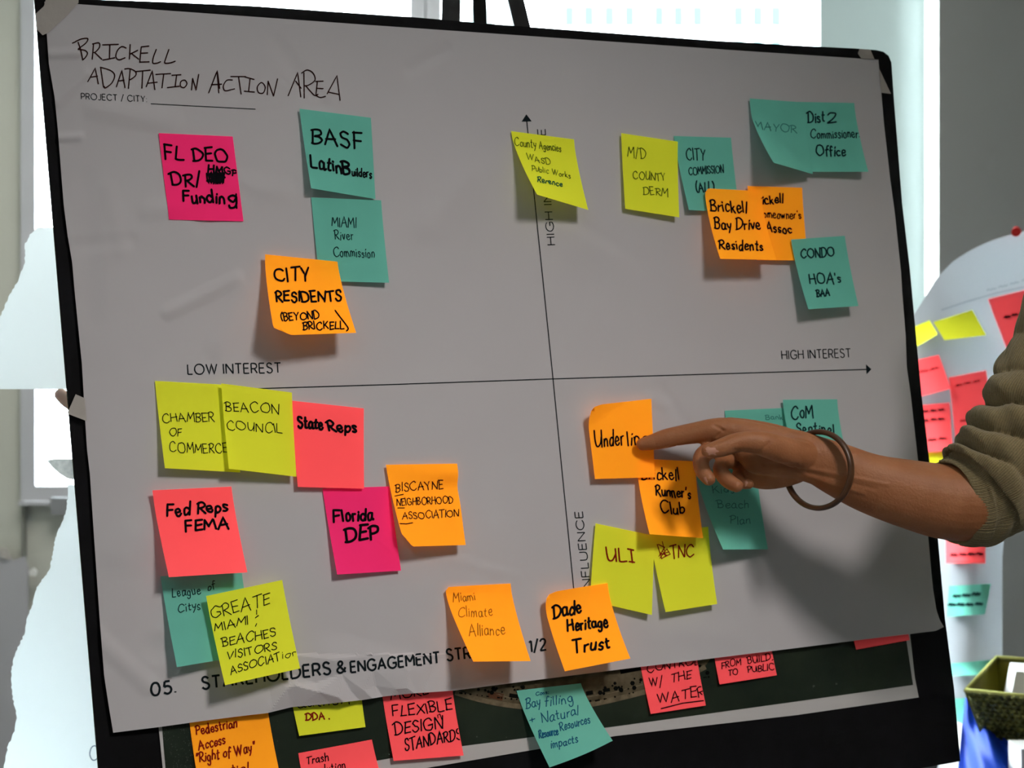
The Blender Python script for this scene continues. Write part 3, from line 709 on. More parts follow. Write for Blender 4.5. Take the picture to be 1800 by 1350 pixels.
W(n21, [('Miami', 797, 1057, 835, 1056, 15, 1.4), ('Climate', 806, 1085, 865, 1083, 17, 1.4), ('Alliance', 825, 1118, 887, 1116, 19, 1.5)], FAINTB)
n25 = note('ULI', 'lime note reading ULI in dark red, left of its pair', 'green', [(1047, 920), (1152, 942), (1146, 1081), (1037, 1056)], d0=3.0, bl=3, brl=5, group=GR)
n26 = note('TNC', 'lime note reading TNC in dark red', 'green', [(1142, 938), (1245, 926), (1260.7, 1061.7), (1170, 1076)], d0=1.0, group=GR, bl=9, brl=8)
W(n25, [('UL|', 1067, 984, 1116, 990, 23, 2.7)], REDINK)
W(n26, [('TNC', 1180, 981, 1219, 978, 21, 2.2)], REDINK, extra=lambda p: [p.stroke([(1155, 957), (1163, 982), (1172, 976), (1160, 972)], 1.8), p.stroke([(1157, 957), (1168, 962), (1160, 975), (1176, 970)], 1.8), p.stroke([(1164, 952), (1170, 978), (1164, 968), (1158, 978)], 1.6), p.stroke([(1160, 981), (1172, 965), (1178, 974), (1166, 980)], 1.6)])
n22 = note('Dade', 'orange note reading Dade Heritage Trust at the bottom centre', 'orange', [(958, 1043), (1068, 1025), (1108, 1157.5), (993, 1180)], d0=6.5, group=GR, peel=6, clip=(('TL', .09, .10), ('TL', .03, .2), ('TL', .2, .03)))
W(n22, [('Dade', 973, 1087, 1021, 1078, 22, 3.3), ('Heritage', 998, 1110, 1068, 1101, 19, 3.2), ('Trust', 1008, 1147, 1072, 1139, 21, 3.3)])
# --- lower right
n24 = note('Runner', "orange note reading Runner's Club below the pointing hand", 'orange', [(1119, 806), (1222, 811), (1236, 946), (1142, 939)], d0=3.5, bl=20, brl=9, group=GR)
n23 = note('Underline', 'orange note reading Underlin, touched by the pointing finger', 'orange', [(1038, 713), (1145, 701), (1151.5, 839), (1046, 842)], d0=7.0, bl=1, brl=2, peel=9, group=GR, clip=(('TL', .09, .10), ('TL', .03, .2), ('TL', .2, .03)))
W(n24, [('Brickell', 1128, 843, 1193, 844, 19, 2.6), ("Runner's", 1153, 871, 1214, 876, 17, 2.7), ('Club', 1162, 902, 1203, 903, 19, 2.7)])
W(n23, [('U', 1046, 785, 1058, 785, 27, 2.6), ('nder', 1062, 785, 1096, 781, 25, 2.6), ('line', 1103, 783, 1140, 783, 24, 2.6)])
n27 = note('tealLow', 'shaded teal note with faint writing beneath the hand', 'teal', [(1222, 826), (1330, 824), (1350, 965.7), (1271, 966)], d0=1.0, group=GR, bl=22, brl=9)
W(n27, [('Kids', 1254, 866, 1290, 866, 12, 1.5), ('Beach', 1262, 893, 1316, 893, 13, 1.4), ('Plan', 1284, 921, 1318, 921, 13, 1.4)], FAINT)
n28 = note('tealUp', 'teal note mostly hidden behind the hand, left of the CoM note', 'teal', [(1274, 721.8), (1380, 717), (1392, 838), (1290, 843)], d0=1.0, bl=4, brl=4, group=GR)
W(n28, [('Bank', 1346, 737, 1376, 738, 8, 1.2)], FAINT)
n29 = note('CoM', 'teal note reading CoM just above the wrist bangle', 'teal', [(1376, 702.7), (1471.6, 701.8), (1491, 815), (1400, 818)], d0=4.0, bl=14, brl=10, group=GR)
W(n29, [('CoM', 1391, 736, 1429, 733, 22, 2.3), ('Sentinel', 1399, 762, 1466, 762, 17, 2.3)], DARKTEAL)
# --- on the aerial print, under the sheet
GP = 'sticky notes on the aerial print under the sheet'
n30 = note('Ped', 'orange note reading Pedestrian Access, on the aerial print', 'orange', [(329, 1236), (466, 1222), (495, 1375), (351, 1392)], base=DP, d0=.8, bl=6, brl=6, group=GP, adh=.4)
W(n30, [('Pedestrian', 345, 1292, 416, 1278, 15, 2.4), ('Access', 350, 1318, 396, 1307, 15, 2.4), ('"Right of Way"', 346, 1342, 448, 1321, 17, 2.4), ('ntial', 398, 1362, 436, 1357, 15, 2.4)], REDINK)
n31 = note('DDA', 'lime note reading DDA below the crumpled sheet edge', 'green', [(500, 1165), (628, 1150), (642.5, 1278), (526, 1293.6)], base=DP, d0=.8, bl=3, brl=3, group=GP, adh=.6)
W(n31, [('DDA .', 538, 1266, 579, 1263, 12, 2.4)], REDINK); W(n31, [('author,', 524, 1244, 614, 1236, 10, 2)])
n32 = note('Trash', 'coral note reading Trash cut by the bottom of the photo', 'red', [(524.4, 1324), (653.6, 1300), (688, 1430), (552, 1452)], base=DP, d0=.8, bl=15, brl=12, group=GP)
W(n32, [('Trash', 539, 1343, 577, 1337, 13, 1.9), ('solution', 556, 1361, 607, 1350, 13, 1.9)])
n33 = note('Flex', 'coral note reading Flexible Design Standards', 'red', [(668, 1195), (790, 1178), (815, 1328), (692, 1337.5)], base=DP, d0=.8, bl=4, brl=4, group=GP, adh=.4)
W(n33, [('MORE', 688, 1229, 753, 1221, 14, 2.2), ('FLEXIBLE', 691, 1260, 795, 1248, 18, 2.2), ('DESIGN', 694, 1292, 778, 1279, 19, 2.3), ('STANDARDS', 712, 1319, 810, 1299, 19, 2.3)], extra=lambda p: [p.stroke([(770, 1262), (769, 1257), (773, 1255), (778, 1268)], 1.6)])
n34 = note('Bay', 'teal note reading Bay filling, hanging over the white print border', 'teal', [(908, 1214), (1021, 1201), (1077, 1302), (966, 1349)], base=DP, d0=1.0, bl=22, brl=24, group=GP, bend=lambda s, t: 4 * math.sin(math.pi * s) * t)
W(n34, [('Cons:', 942, 1223, 964, 1219, 6, 1.3), ('Bay', 925, 1245, 950, 1241, 17, 1.6), ('filling', 958, 1241, 1007, 1236, 16, 1.6), ('+', 932, 1271, 940, 1269, 10, 1.5), ('Natural', 953, 1271, 1016, 1257, 16, 1.6), ('Resource', 948, 1298, 981, 1291, 13, 2.0), ('Resources', 985, 1285, 1037, 1271, 14, 1.7), ('impacts', 969, 1315, 1016, 1305, 13, 1.7)], BLUEINK)
n35 = note('Water', 'coral note reading with the Water, underlined', 'red', [(1119, 1130), (1218, 1112), (1240.7, 1240), (1144, 1255)], base=DP, d0=.8, bl=3, brl=3, group=GP, adh=.4)
W(n35, [('CONTROL', 1138, 1182, 1228, 1167, 14, 1.9), ('W/', 1142, 1207, 1165, 1206, 17, 1.9), ('THE', 1180, 1200, 1215, 1193, 14, 1.9), ('WATER', 1156, 1237, 1239, 1223, 18, 2.1)], extra=lambda p: p.stroke([(1162, 1245.6), (1200, 1236), (1236, 1231.5)], 2.2))
n36 = note('Build', 'small showing part of coral note reading From Build to Public', 'red', [(1245, 1080), (1345, 1066), (1365.5, 1187), (1265, 1203)], base=DP, d0=.8, bl=3, brl=3, group=GP, adh=.5)
W(n36, [('FROM', 1269, 1175, 1302, 1168, 11, 1.8), ('BUILD,', 1315, 1166, 1358, 1160, 11, 1.8), ('TO', 1281, 1188, 1297, 1186, 9, 1.8), ('PUBLIC', 1315, 1182, 1361, 1177, 11, 1.8)])
n37 = note('RedR', 'blank coral note sliver at the right end of the aerial print', 'red', [(1483, 1030), (1582, 1015), (1599, 1125), (1505, 1142)], base=DP, d0=.8, bl=3, brl=3, group=GP, adh=.5)

# ------------------------------------------------------------------ tapes
def tape(pts, label, d):
    b = MB().prism([P(x, y, d) for x, y in pts], NN * 0.0002); o = b.build('masking_tape', TAPE); tag(o, label, 'tape', None); return o
tape([(63, 24), (77, 11), (82, -6), (138, -6), (138, 5), (112, 33), (84, 58), (75, 62), (65, 52)], 'translucent tape strip across the top left sheet corner', -1.6)
tape([(1511, 86), (1530, 87.5), (1537, 104), (1514, 103), (1508, 94)], 'short tape piece over the top sheet edge near the right corner', -1.5)
tape([(1545, 120), (1566, 165), (1549, 163)], 'small triangular tape piece on the right sheet edge', -.9)
tape([(118, 727), (133, 693), (149, 700), (152, 740)], 'grey tape piece holding the left sheet edge halfway down', 0.6)

# ------------------------------------------------------------------ easel
ez = empty('easel', (0.1, 1.7, 0)); tag(ez, 'black metal tripod easel whose legs rise behind the board', 'easel')
def leg(p0, p1, r, nm='leg'):
    return child(MB().tube([p0, p1], r, 4, flat=0.7, up=(1, 0, 0)).build(nm, METALBLACK), ez)
bk = 1.0
lt = P(792, 40, -25); lt2 = P(797, -160, -25); d = (lt2 - lt)
rt = P(919, 50, -25); rt2 = P(868, -160, -25)
def ext(a, b_, z):                                             # continue the line a-b to height z
    v = b_ - a; return a + v * ((z - a.z) / v.z)
def thick(a, b_, wpx, nm):
    t = (b_ - a).normalized(); s = t.cross(Vector((0, 1, 0))).normalized(); hw = wpx / FPX * 1.4 / 2
    m = MB().prism([a - s * hw, a + s * hw, b_ + s * hw, b_ - s * hw], (0, 0.016, 0)); return child(m.build(nm, METALBLACK), ez)
ztop = CAMH + 0.50
footL = Vector((-0.42, 1.62, 0)); footR = Vector((0.62, 1.98, 0))
tl_ = ext(lt, lt2, ztop); tr2 = ext(rt, rt2, ztop)
ll = thick(lt - (lt2 - lt) * 4.2, tl_, 36, 'leg'); lr = thick(rt - (rt2 - rt) * 4.2, tr2, 32, 'leg')
for (a, up_) in ((lt, lt2), (rt, rt2)):
    q = a - (up_ - a) * 4.2; foot = Vector((q.x + (-.06 if a is lt else .12), q.y + .02, 0)); thick(foot, q, 30, 'leg')
mid = (tl_ + tr2) / 2
thick(Vector((mid.x + .05, mid.y + .75, 0)), mid + Vector((0, .02, 0)), 28, 'leg')
child(MB().box((min(tl_.x, tr2.x) - .03, tl_.y - .005, ztop - .03), (max(tl_.x, tr2.x) + .03, tl_.y + .03, ztop + .03)).build('top_bracket', METALBLACK), ez)
# support pegs and shelf under the board
pl, pr_ = P(420, 1562, -2), P(1330, 1402, -2)
sh = MB().prism([pl, pr_, pr_ - Vector((0, 0, .02)), pl - Vector((0, 0, .02))], -NN * 0.09); child(sh.build('shelf', METALBLACK), ez)

# ------------------------------------------------------------------ implicit body: tubes, voxel remesh, smooth
def body(name, chains, voxel, m, smooth_it=8, sub=None, post=None):
    b = MB()
    for pts, seg in chains:
        # densify with rounded ends
        c = catmull([tuple(q) for q in pts], 5)
        P3 = [P(q[0], q[1], q[2]) for q in c]
        rr = [q[3] / FPX * p3.y for q, p3 in zip(c, P3)]; fl = [q[4] for q in c]
        t0 = (P3[0] - P3[1]).normalized(); t1 = (P3[-1] - P3[-2]).normalized()
        A = []; 
        for k in (0.95, 0.8, 0.5, 0.25): A.append((P3[0] + t0 * rr[0] * k * min(1, fl[0] * 1.2), rr[0] * math.sqrt(1 - k * k), fl[0]))
        Bq = []
        for k in (0.25, 0.5, 0.8, 0.95): Bq.append((P3[-1] + t1 * rr[-1] * k, rr[-1] * math.sqrt(1 - k * k), fl[-1]))
        allp = A + list(zip(P3, rr, fl)) + Bq
        b.tube([q[0] for q in allp], [q[1] for q in allp], seg, [q[2] for q in allp], up=(0, 0, 1))
    me = bpy.data.meshes.new('tmpbody'); me.from_pydata([tuple(v) for v in b.v], [], b.f)
    bm = bmesh.new(); bm.from_mesh(me); bmesh.ops.recalc_face_normals(bm, faces=bm.faces); bm.to_mesh(me); bm.free()
    o = bpy.data.objects.new(name, me); COL.objects.link(o)
    r = o.modifiers.new('r', 'REMESH'); r.mode = 'VOXEL'; r.voxel_size = voxel; r.adaptivity = 0
    s = o.modifiers.new('s', 'SMOOTH'); s.iterations = smooth_it; s.factor = 0.5
    dg = bpy.context.evaluated_depsgraph_get(); dg.update()
    me2 = bpy.data.meshes.new_from_object(o.evaluated_get(dg))
    o.modifiers.clear(); o.data = me2; me2.name = name
    me2.polygons.foreach_set('use_smooth', [True] * len(me2.polygons))
    me2.materials.clear(); me2.materials.append(m)
    if post:
        me2.update(); nr = [v.normal.copy() for v in me2.vertices]
        for v, nn in zip(me2.vertices, nr):
            x, y = proj(v.co); k = post(x, y, nn)
            if k: v.co = v.co + nn * (k / 1000)
        me2.update()
    return o
# x, y, distance in front of the sheet plane (mm), radius (px), depth/height ratio
CH = [
    # forearm (radius is vertical half-size)
    ([(1425, 803, 92, 40, .62), (1470, 824, 104, 47, .66), (1530, 850, 118, 53, .80), (1600, 869, 132, 61, .92), (1665, 882, 146, 67, .95), (1730, 880, 160, 70, .95), (1780, 860, 170, 66, 1)], 28),
    # wrist to the heel of the palm
    ([(1450, 815, 100, 42, .60), (1405, 800, 88, 43, .55), (1370, 795, 80, 44, .50), (1335, 792, 70, 42, .45)], 24),
    # index finger and its metacarpal
    ([(1129, 781, 17, 11.5, 1), (1148, 777, 22, 14.5, 1), (1170, 771, 27, 17, 1), (1192, 766, 32, 17.5, 1), (1222, 761, 40, 19, 1), (1252, 757, 48, 21.5, 1), (1278, 758, 54, 24, .9), (1320, 766, 66, 25, .8), (1370, 778, 80, 26, .8), (1415, 792, 90, 26, .8)], 20),
    # knuckle ridge over the back of the hand
    ([(1282, 752, 44, 19, .9), (1320, 757, 52, 20, .9), (1365, 768, 66, 22, .9), (1410, 785, 82, 24, .9)], 16),
    # middle finger: out of the palm, knuckle at left, tip down and towards the viewer
    ([(1330, 785, 48, 20, .9), (1290, 783, 44, 17, 1), (1256, 788, 44, 15.5, 1), (1236, 800, 52, 15.5, 1), (1232, 815, 62, 14.8, 1), (1236, 829, 70, 14, 1), (1246, 842, 76, 12.5, 1)], 18),
    # ring finger
    ([(1335, 805, 44, 19, .9), (1302, 806, 44, 16, 1), (1276, 811, 50, 14.5, 1), (1266, 824, 58, 13.5, 1), (1273, 838, 66, 14, 1), (1284, 848, 72, 13.5, 1), (1295, 854, 77, 12, 1)], 18),
    # little finger
    ([(1352, 825, 48, 18, .9), (1322, 826, 46, 14, 1), (1301, 832, 50, 12, 1), (1296, 842, 58, 11.5, 1), (1306, 849, 68, 11, 1), (1317, 851, 73, 9, 1)], 16),
    # ulnar side of the palm
    ([(1412, 818, 86, 27, .75), (1380, 828, 74, 28, .7), (1345, 834, 62, 27, .7), (1312, 832, 52, 22, .7)], 18),
    ([(1405, 805, 84, 30, .6), (1365, 808, 66, 30, .5), (1325, 806, 50, 28, .5)], 18),
    # thumb with its fleshy base
    ([(1420, 800, 98, 24, .8), (1392, 796, 101, 26, .8), (1362, 786, 102, 24, .85), (1336, 779, 100, 22, .95), (1308, 777, 96, 19, 1), (1288, 780, 93, 17.5, 1), (1268, 787, 90, 16.5, 1), (1250, 792, 88, 14, .9), (1243, 793, 87, 11.5, .9)], 20),
]
def creases(x, y, nn):
    k = 0.0
    def cr(a, b_, w_, dep):
        q = max(0.0, 1 - segd(x, y, a, b_) / w_); return -dep * q * q * (3 - 2 * q)
    k += cr((1257, 748), (1272, 757), 4, 1.6) + cr((1272, 757), (1262, 766), 4, 1.2)            # index / thumb web
    k += cr((1186, 757), (1190, 784), 3.5, .35) + cr((1150, 770), (1153, 790), 3, .3)
    k += cr((1335, 795), (1352, 778), 4, .8)
    k += cr((1290, 791), (1335, 796), 6, 1.0) + cr((1300, 812), (1312, 845), 5, .9)
    k += cr((1398, 822), (1408, 832), 4, .9) + cr((1345, 817), (1400, 818), 6, 1.2)
    k += cr((1408, 804), (1412, 846), 4, .35)
    k += -1.0 * cr((1415, 822), (1560, 852), 5, .9) + -1.0 * cr((1420, 838), (1520, 868), 6, .8) + cr((1418, 830), (1540, 860), 5, .8)
    k += cr((1290, 751), (1308, 750), 2.5, .3)
    return k
arm = body('person', CH, 0.0015, SKIN, 10, post=creases)
tag(arm, "person's bare right arm reaching in from the right, index finger pointing at an orange note", 'person')
HA = Host(arm)
print('ARM verts', len(arm.data.vertices))
def nail(poly, label=None):
    n = len(poly); c = (sum(q[0] for q in poly) / n, sum(q[1] for q in poly) / n)
    v0 = HA.at(*c, .5); ring1 = [HA.at(c[0] + (a - c[0]) * .55, c[1] + (b_ - c[1]) * .55, .45) for a, b_ in poly]; ring2 = [HA.at(a, b_, .15) for a, b_ in poly]
    if v0 is None or any(q is None for q in ring1 + ring2): print('NAIL MISS', poly); return
    fs = [(0, 1 + i, 1 + (i + 1) % n) for i in range(n)] + [(1 + i, 1 + n + i, 1 + n + (i + 1) % n, 1 + (i + 1) % n) for i in range(n)]
    o = mesh('fingernail', [v0] + ring1 + ring2, fs, NAIL, smooth=True); o.parent = arm
nail([(1235, 787), (1244, 785), (1257, 787), (1264, 793), (1259, 800), (1246, 800), (1238, 794)])
nail([(1237, 839), (1241, 838), (1244, 846), (1246, 852), (1243, 853), (1239, 847)])
nail([(1309, 846), (1313, 845), (1315, 849), (1312, 855), (1309, 856)])

# ------------------------------------------------------------------ sleeve
KN = bpy.data.materials.new('olive_knit'); KN.use_nodes = True
nt = KN.node_tree; N_ = nt.nodes; L_ = nt.links; bs = N_['Principled BSDF']
bs.inputs['Roughness'].default_value = 0.95; bs.inputs['Specular IOR Level'].default_value = 0.1; bs.inputs['Sheen Weight'].default_value = 0.25
uvn = N_.new('ShaderNodeUVMap'); wv = N_.new('ShaderNodeTexWave'); wv.inputs['Scale'].default_value = 16; wv.inputs['Distortion'].default_value = 2.5; wv.inputs['Detail'].default_value = 3; wv.bands_direction = 'Y'
wv.inputs['Detail Scale'].default_value = 4
L_.new(uvn.outputs[0], wv.inputs[0])
nz = N_.new('ShaderNodeTexNoise'); nz.inputs['Scale'].default_value = 500; tcn = N_.new('ShaderNodeTexCoord'); L_.new(tcn.outputs['Object'], nz.inputs['Vector'])
mxn = N_.new('ShaderNodeMix'); mxn.data_type = 'RGBA'; mxn.inputs[6].default_value = (0.125, 0.095, 0.045, 1); mxn.inputs[7].default_value = (0.33, 0.26, 0.13, 1)
ad = N_.new('ShaderNodeMath'); ad.operation = 'MULTIPLY_ADD'; ad.inputs[1].default_value = .5; L_.new(wv.outputs[1], ad.inputs[0])
mu = N_.new('ShaderNodeMath'); mu.operation = 'MULTIPLY'; mu.inputs[1].default_value = .8; L_.new(nz.outputs[0], mu.inputs[0]); L_.new(mu.outputs[0], ad.inputs[2])
L_.new(ad.outputs[0], mxn.inputs[0]); L_.new(mxn.outputs[2], bs.inputs['Base Color'])
bpn = N_.new('ShaderNodeBump'); bpn.inputs['Strength'].default_value = .8; bpn.inputs['Distance'].default_value = .0015; L_.new(ad.outputs[0], bpn.inputs['Height']); L_.new(bpn.outputs[0], bs.inputs['Normal'])
# rings: centre px, direction angle, radii.  The sleeve runs back from the cuff, then up along the upper arm
SP = [(1667, 884, 148, 76, 20), (1684, 885, 152, 80, 24), (1702, 880, 157, 84, 29), (1722, 868, 162, 92, 36), (1748, 848, 168, 99, 44), (1775, 820, 174, 104, 50),
      (1800, 785, 180, 107, 54), (1822, 745, 186, 108, 57), (1846, 700, 192, 110, 60), (1874, 645, 200, 112, 63), (1905, 580, 210, 116, 66), (1935, 500, 222, 120, 70), (1960, 420, 236, 126, 72), (1980, 340, 250, 130, 74)]
SPs = catmull([tuple(map(float, q)) for q in SP], 12)
SG = 480; vs = []; uvs = []
ns = len(SPs)
for i, q in enumerate(SPs):
    C = P(q[0], q[1], q[2]); an = math.radians(q[4]); s_ = i / (ns - 1)
    tdir = Vector((math.cos(an), 0.25, math.sin(an))).normalized()     # sleeve direction
    a = Vector((-math.sin(an), 0, math.cos(an))).normalized(); b_ = tdir.cross(a).normalized()
    r = q[3] / FPX * C.y
    for k in range(SG):
        th = 2 * math.pi * k / SG; ca, sa = math.cos(th), math.sin(th)
        # folds gather on the inner (upper left) side of the elbow, running diagonally
        fold = 0.0; L0 = i / 12.0
        inner = max(0, ca) ** .7
        rib = math.sin(th * 96)
        if L0 > 1.45:
            ph = (L0 - 1.6) * math.pi / 1.28 + 0.45 * math.sin(th * 2 + 1) + .22 * math.sin(th * 5 + L0) + .5 * (1 - inner)
            amp = (0.125 * inner + 0.05) * min(1, (L0 - 1.45) * 1.3) * (1 - .8 * max(0, min(1, (L0 - 6.9) / 1.2)))
            w1 = abs(math.sin(ph)); fold = amp * (1.6 * w1 ** .55 - 1.15)
            fold += .03 * math.sin(th * 3 + L0 * 2.6) + .015 * math.sin(th * 9 + L0 * 5)
            fold += .0022 * rib
        else:
            fold = .007 * rib * min(1, L0 * 4) * (1.25 - L0 * .4) + .02 * math.sin(th * 3)
        if L0 <= .12: fold -= .02
        rr = r * (1 + fold) * (1.0 if sa > 0 else .96)
        vs.append(C + a * ca * rr + b_ * sa * rr * .88 + tdir * (0.012 * math.sin(th + .5) if L0 < 3 else 0))
        uvs.append((s_ * 10, k / SG * 3.2))
fs = [(i * SG + k, i * SG + (k + 1) % SG, (i + 1) * SG + (k + 1) % SG, (i + 1) * SG + k) for i in range(ns - 1) for k in range(SG)]
fs.append(tuple((ns - 1) * SG + k for k in range(SG)))
# turned-in hem
base = len(vs); cc = sum((vs[k] for k in range(SG)), Vector()) / SG
vs += [cc + (vs[k] - cc) * .93 + Vector((.004, 0, 0)) for k in range(SG)]; vs += [cc + (vs[k] - cc) * .90 + Vector((.05, 0.01, 0)) for k in range(SG)]
for k in range(SG):
    fs.append((base + k, base + (k + 1) % SG, (k + 1) % SG, k)); fs.append((base + SG + k, base + SG + (k + 1) % SG, base + (k + 1) % SG, base + k))
slv = mesh('sleeve', vs, fs, KN, smooth=True); slv.parent = arm; slv['label'] = 'olive brown knitted sleeve pushed up in folds'
ul = slv.data.uv_layers.new(name='UVMap')
uvs += [(0, k / SG * 3.2) for k in range(SG)] * 2
for lp in slv.data.loops: ul.data[lp.index].uv = uvs[lp.vertex_index]

# ------------------------------------------------------------------ bangle
BAN = mat('dark_brown_bangle', (0.075, 0.032, 0.014), kind='p', rough=0.35, spec=0.5, noise=0.25, nscale=60)
cB = P(1438, 826, 100); kpx = cB.y / FPX
RB = 67 * kpx
e1 = Vector((0.70, -0.71, -0.06)).normalized(); e2 = Vector((0.10, 0, 1)).normalized(); e2 = (e2 - e1 * e2.dot(e1)).normalized()
en = e1.cross(e2)
vs = []; fs = []; na, nb = 96, 16
for i in range(na):
    th = 2 * math.pi * i / na; rd = e1 * math.cos(th) + e2 * math.sin(th)
    for k in range(nb):
        ph = 2 * math.pi * k / nb
        vs.append(cB + rd * (RB + 0.0030 * math.cos(ph)) + en * (0.0046 * math.sin(ph)))
        fs.append((i * nb + k, i * nb + (k + 1) % nb, ((i + 1) % na) * nb + (k + 1) % nb, ((i + 1) % na) * nb + k))
bg_ = mesh('bangle', vs, fs, BAN, smooth=True); tag(bg_, 'dark brown ring bangle hanging loose around the pointing wrist', 'bangle')

# ------------------------------------------------------------------ torn sheets, fingertip and scrap behind the left edge
TORN = mat('backlit_white_paper', (0.92, 0.95, 0.96), trans=0.78, transcol=(0.80, 0.88, 0.92), noise=0.01, nscale=30)
def torn(poly, Y, name, label, jag):
    rr = random.Random(5); pts = []
    for (a, b_, j) in poly: pts.append((a, b_, j))
    out = []
    for i, (x, y, j) in enumerate(pts):
        x2, y2, _ = pts[(i + 1) % len(pts)]; out.append((x, y))
        if j:
            k = max(2, int(math.dist((x, y), (x2, y2)) / 4)); nx, ny = (y2 - y), -(x2 - x); l = math.hypot(nx, ny)
            for q in range(1, k): t = q / k; w_ = rr.uniform(-jag, jag); out.append((x + (x2 - x) * t + nx / l * w_, y + (y2 - y) * t + ny / l * w_))
    o = mesh(name, [PY(x, y, Y) for x, y in out], [tuple(range(len(out)))], TORN); tag(o, label, 'paper'); return o
torn([(66, 400, 1), (52, 412, 1), (43, 432, 1), (44, 462, 1), (33, 490, 1), (14, 525, 1), (0, 556, 1), (-40, 640, 0), (-40, 684, 0), (150, 684, 0), (135, 400, 0)], 1.80, 'torn_paper', 'white torn paper sheet with a straight lower edge behind the left board edge', 1.3)
lo = torn([(119, 852, 1), (118, 885, 1), (112, 912, 1), (97, 945, 1), (93, 975, 1), (86, 1003, 1), (64, 1032, 1), (58, 1062, 1), (46, 1090, 1), (44, 1112, 1), (28, 1145, 1), (19, 1180, 1), (21, 1220, 1), (29, 1258, 1), (26, 1285, 1), (14, 1310, 1), (6, 1350, 1), (-10, 1440, 0), (230, 1440, 0), (140, 852, 0)], 1.86, 'torn_paper', 'tall white torn paper sheet with a ragged left edge at lower left', 1.3)
hlo = Host(lo); p = Pen(hlo, mat('grey_blue_marker', (0.10, 0.17, 0.28)), 'handwriting', .4)
p.stroke(catmull([(168, 1311), (161, 1314), (158, 1326), (163, 1336), (171, 1333), (173, 1320), (168, 1311)], 4), 1.8); p.done(lo)
SCR = mat('grey_speckled_card', (0.62, 0.65, 0.66), col2=(0.92, 0.94, 0.94), nscale=160, detail=8, trans=.6)
sc_px = [(82, 809), (95, 807), (128, 807), (138, 840), (128, 843), (118, 841), (104, 832), (92, 821)]
mesh('paper_scrap', [PY(x, y, 1.75) for x, y in sc_px], [tuple(range(len(sc_px)))], SCR)
tag(bpy.data.objects['paper_scrap'], 'small grey speckled scrap poking out from the left board edge', 'paper')
# a second person's hand behind the board, of which one fingertip shows
def PB(x, y, Y): return PY(x, y, Y * 1.17)
b = MB()
def ftube(pts, rads):
    c = catmull([tuple(a) + (r_ * 1.17,) for a, r_ in zip([tuple(q) for q in pts], rads)], 5)
    P3 = [Vector(q[:3]) for q in c]; rr = [q[3] for q in c]
    t0 = (P3[0] - P3[1]).normalized(); A = [(P3[0] + t0 * rr[0] * k, rr[0] * math.sqrt(1 - k * k)) for k in (.95, .8, .5, .25)]
    allp = A + list(zip(P3, rr)); b.tube([q[0] for q in allp], [q[1] for q in allp], 16)
ftube([PB(107, 694, 1.5), PB(122, 705, 1.5), PB(150, 720, 1.51), PB(190, 735, 1.53), PB(240, 760, 1.57)], [.0068, .0082, .009, .010, .014])
ftube([PB(150, 742, 1.52), PB(175, 750, 1.52), PB(205, 762, 1.54), PB(250, 775, 1.57)], [.0075, .0085, .0095, .014])
ftube([PB(158, 768, 1.53), PB(185, 776, 1.53), PB(212, 785, 1.55), PB(252, 795, 1.57)], [.0075, .0085, .0095, .014])
ftube([PB(170, 795, 1.54), PB(195, 802, 1.54), PB(222, 808, 1.56), PB(255, 812, 1.58)], [.0065, .0075, .0085, .013])
ftube([PB(205, 700, 1.50), PB(225, 712, 1.51), PB(245, 735, 1.54), PB(265, 775, 1.58)], [.0085, .0095, .011, .016])
ftube([PB(245, 765, 1.57), PB(285, 790, 1.60), PB(330, 830, 1.64), PB(400, 920, 1.72), PB(470, 1020, 1.80)], [.020, .026, .027, .031, .038])
ftube([PB(245, 790, 1.575), PB(280, 805, 1.60), PB(320, 835, 1.64)], [.020, .024, .025])
me = bpy.data.meshes.new('t2'); me.from_pydata([tuple(v) for v in b.v], [], b.f)
bm = bmesh.new(); bm.from_mesh(me); bmesh.ops.recalc_face_normals(bm, faces=bm.faces); bm.to_mesh(me); bm.free()
o = bpy.data.objects.new('person', me); COL.objects.link(o)
r = o.modifiers.new('r', 'REMESH'); r.mode = 'VOXEL'; r.voxel_size = 0.002
s = o.modifiers.new('s', 'SMOOTH'); s.iterations = 6
dg = bpy.context.evaluated_depsgraph_get(); dg.update(); me2 = bpy.data.meshes.new_from_object(o.evaluated_get(dg)); o.modifiers.clear(); o.data = me2
me2.materials.clear(); me2.materials.append(SKINB); me2.polygons.foreach_set('use_smooth', [True] * len(me2.polygons))
tag(o, 'person hidden behind the board, only one pale fingertip showing past its left edge', 'person')

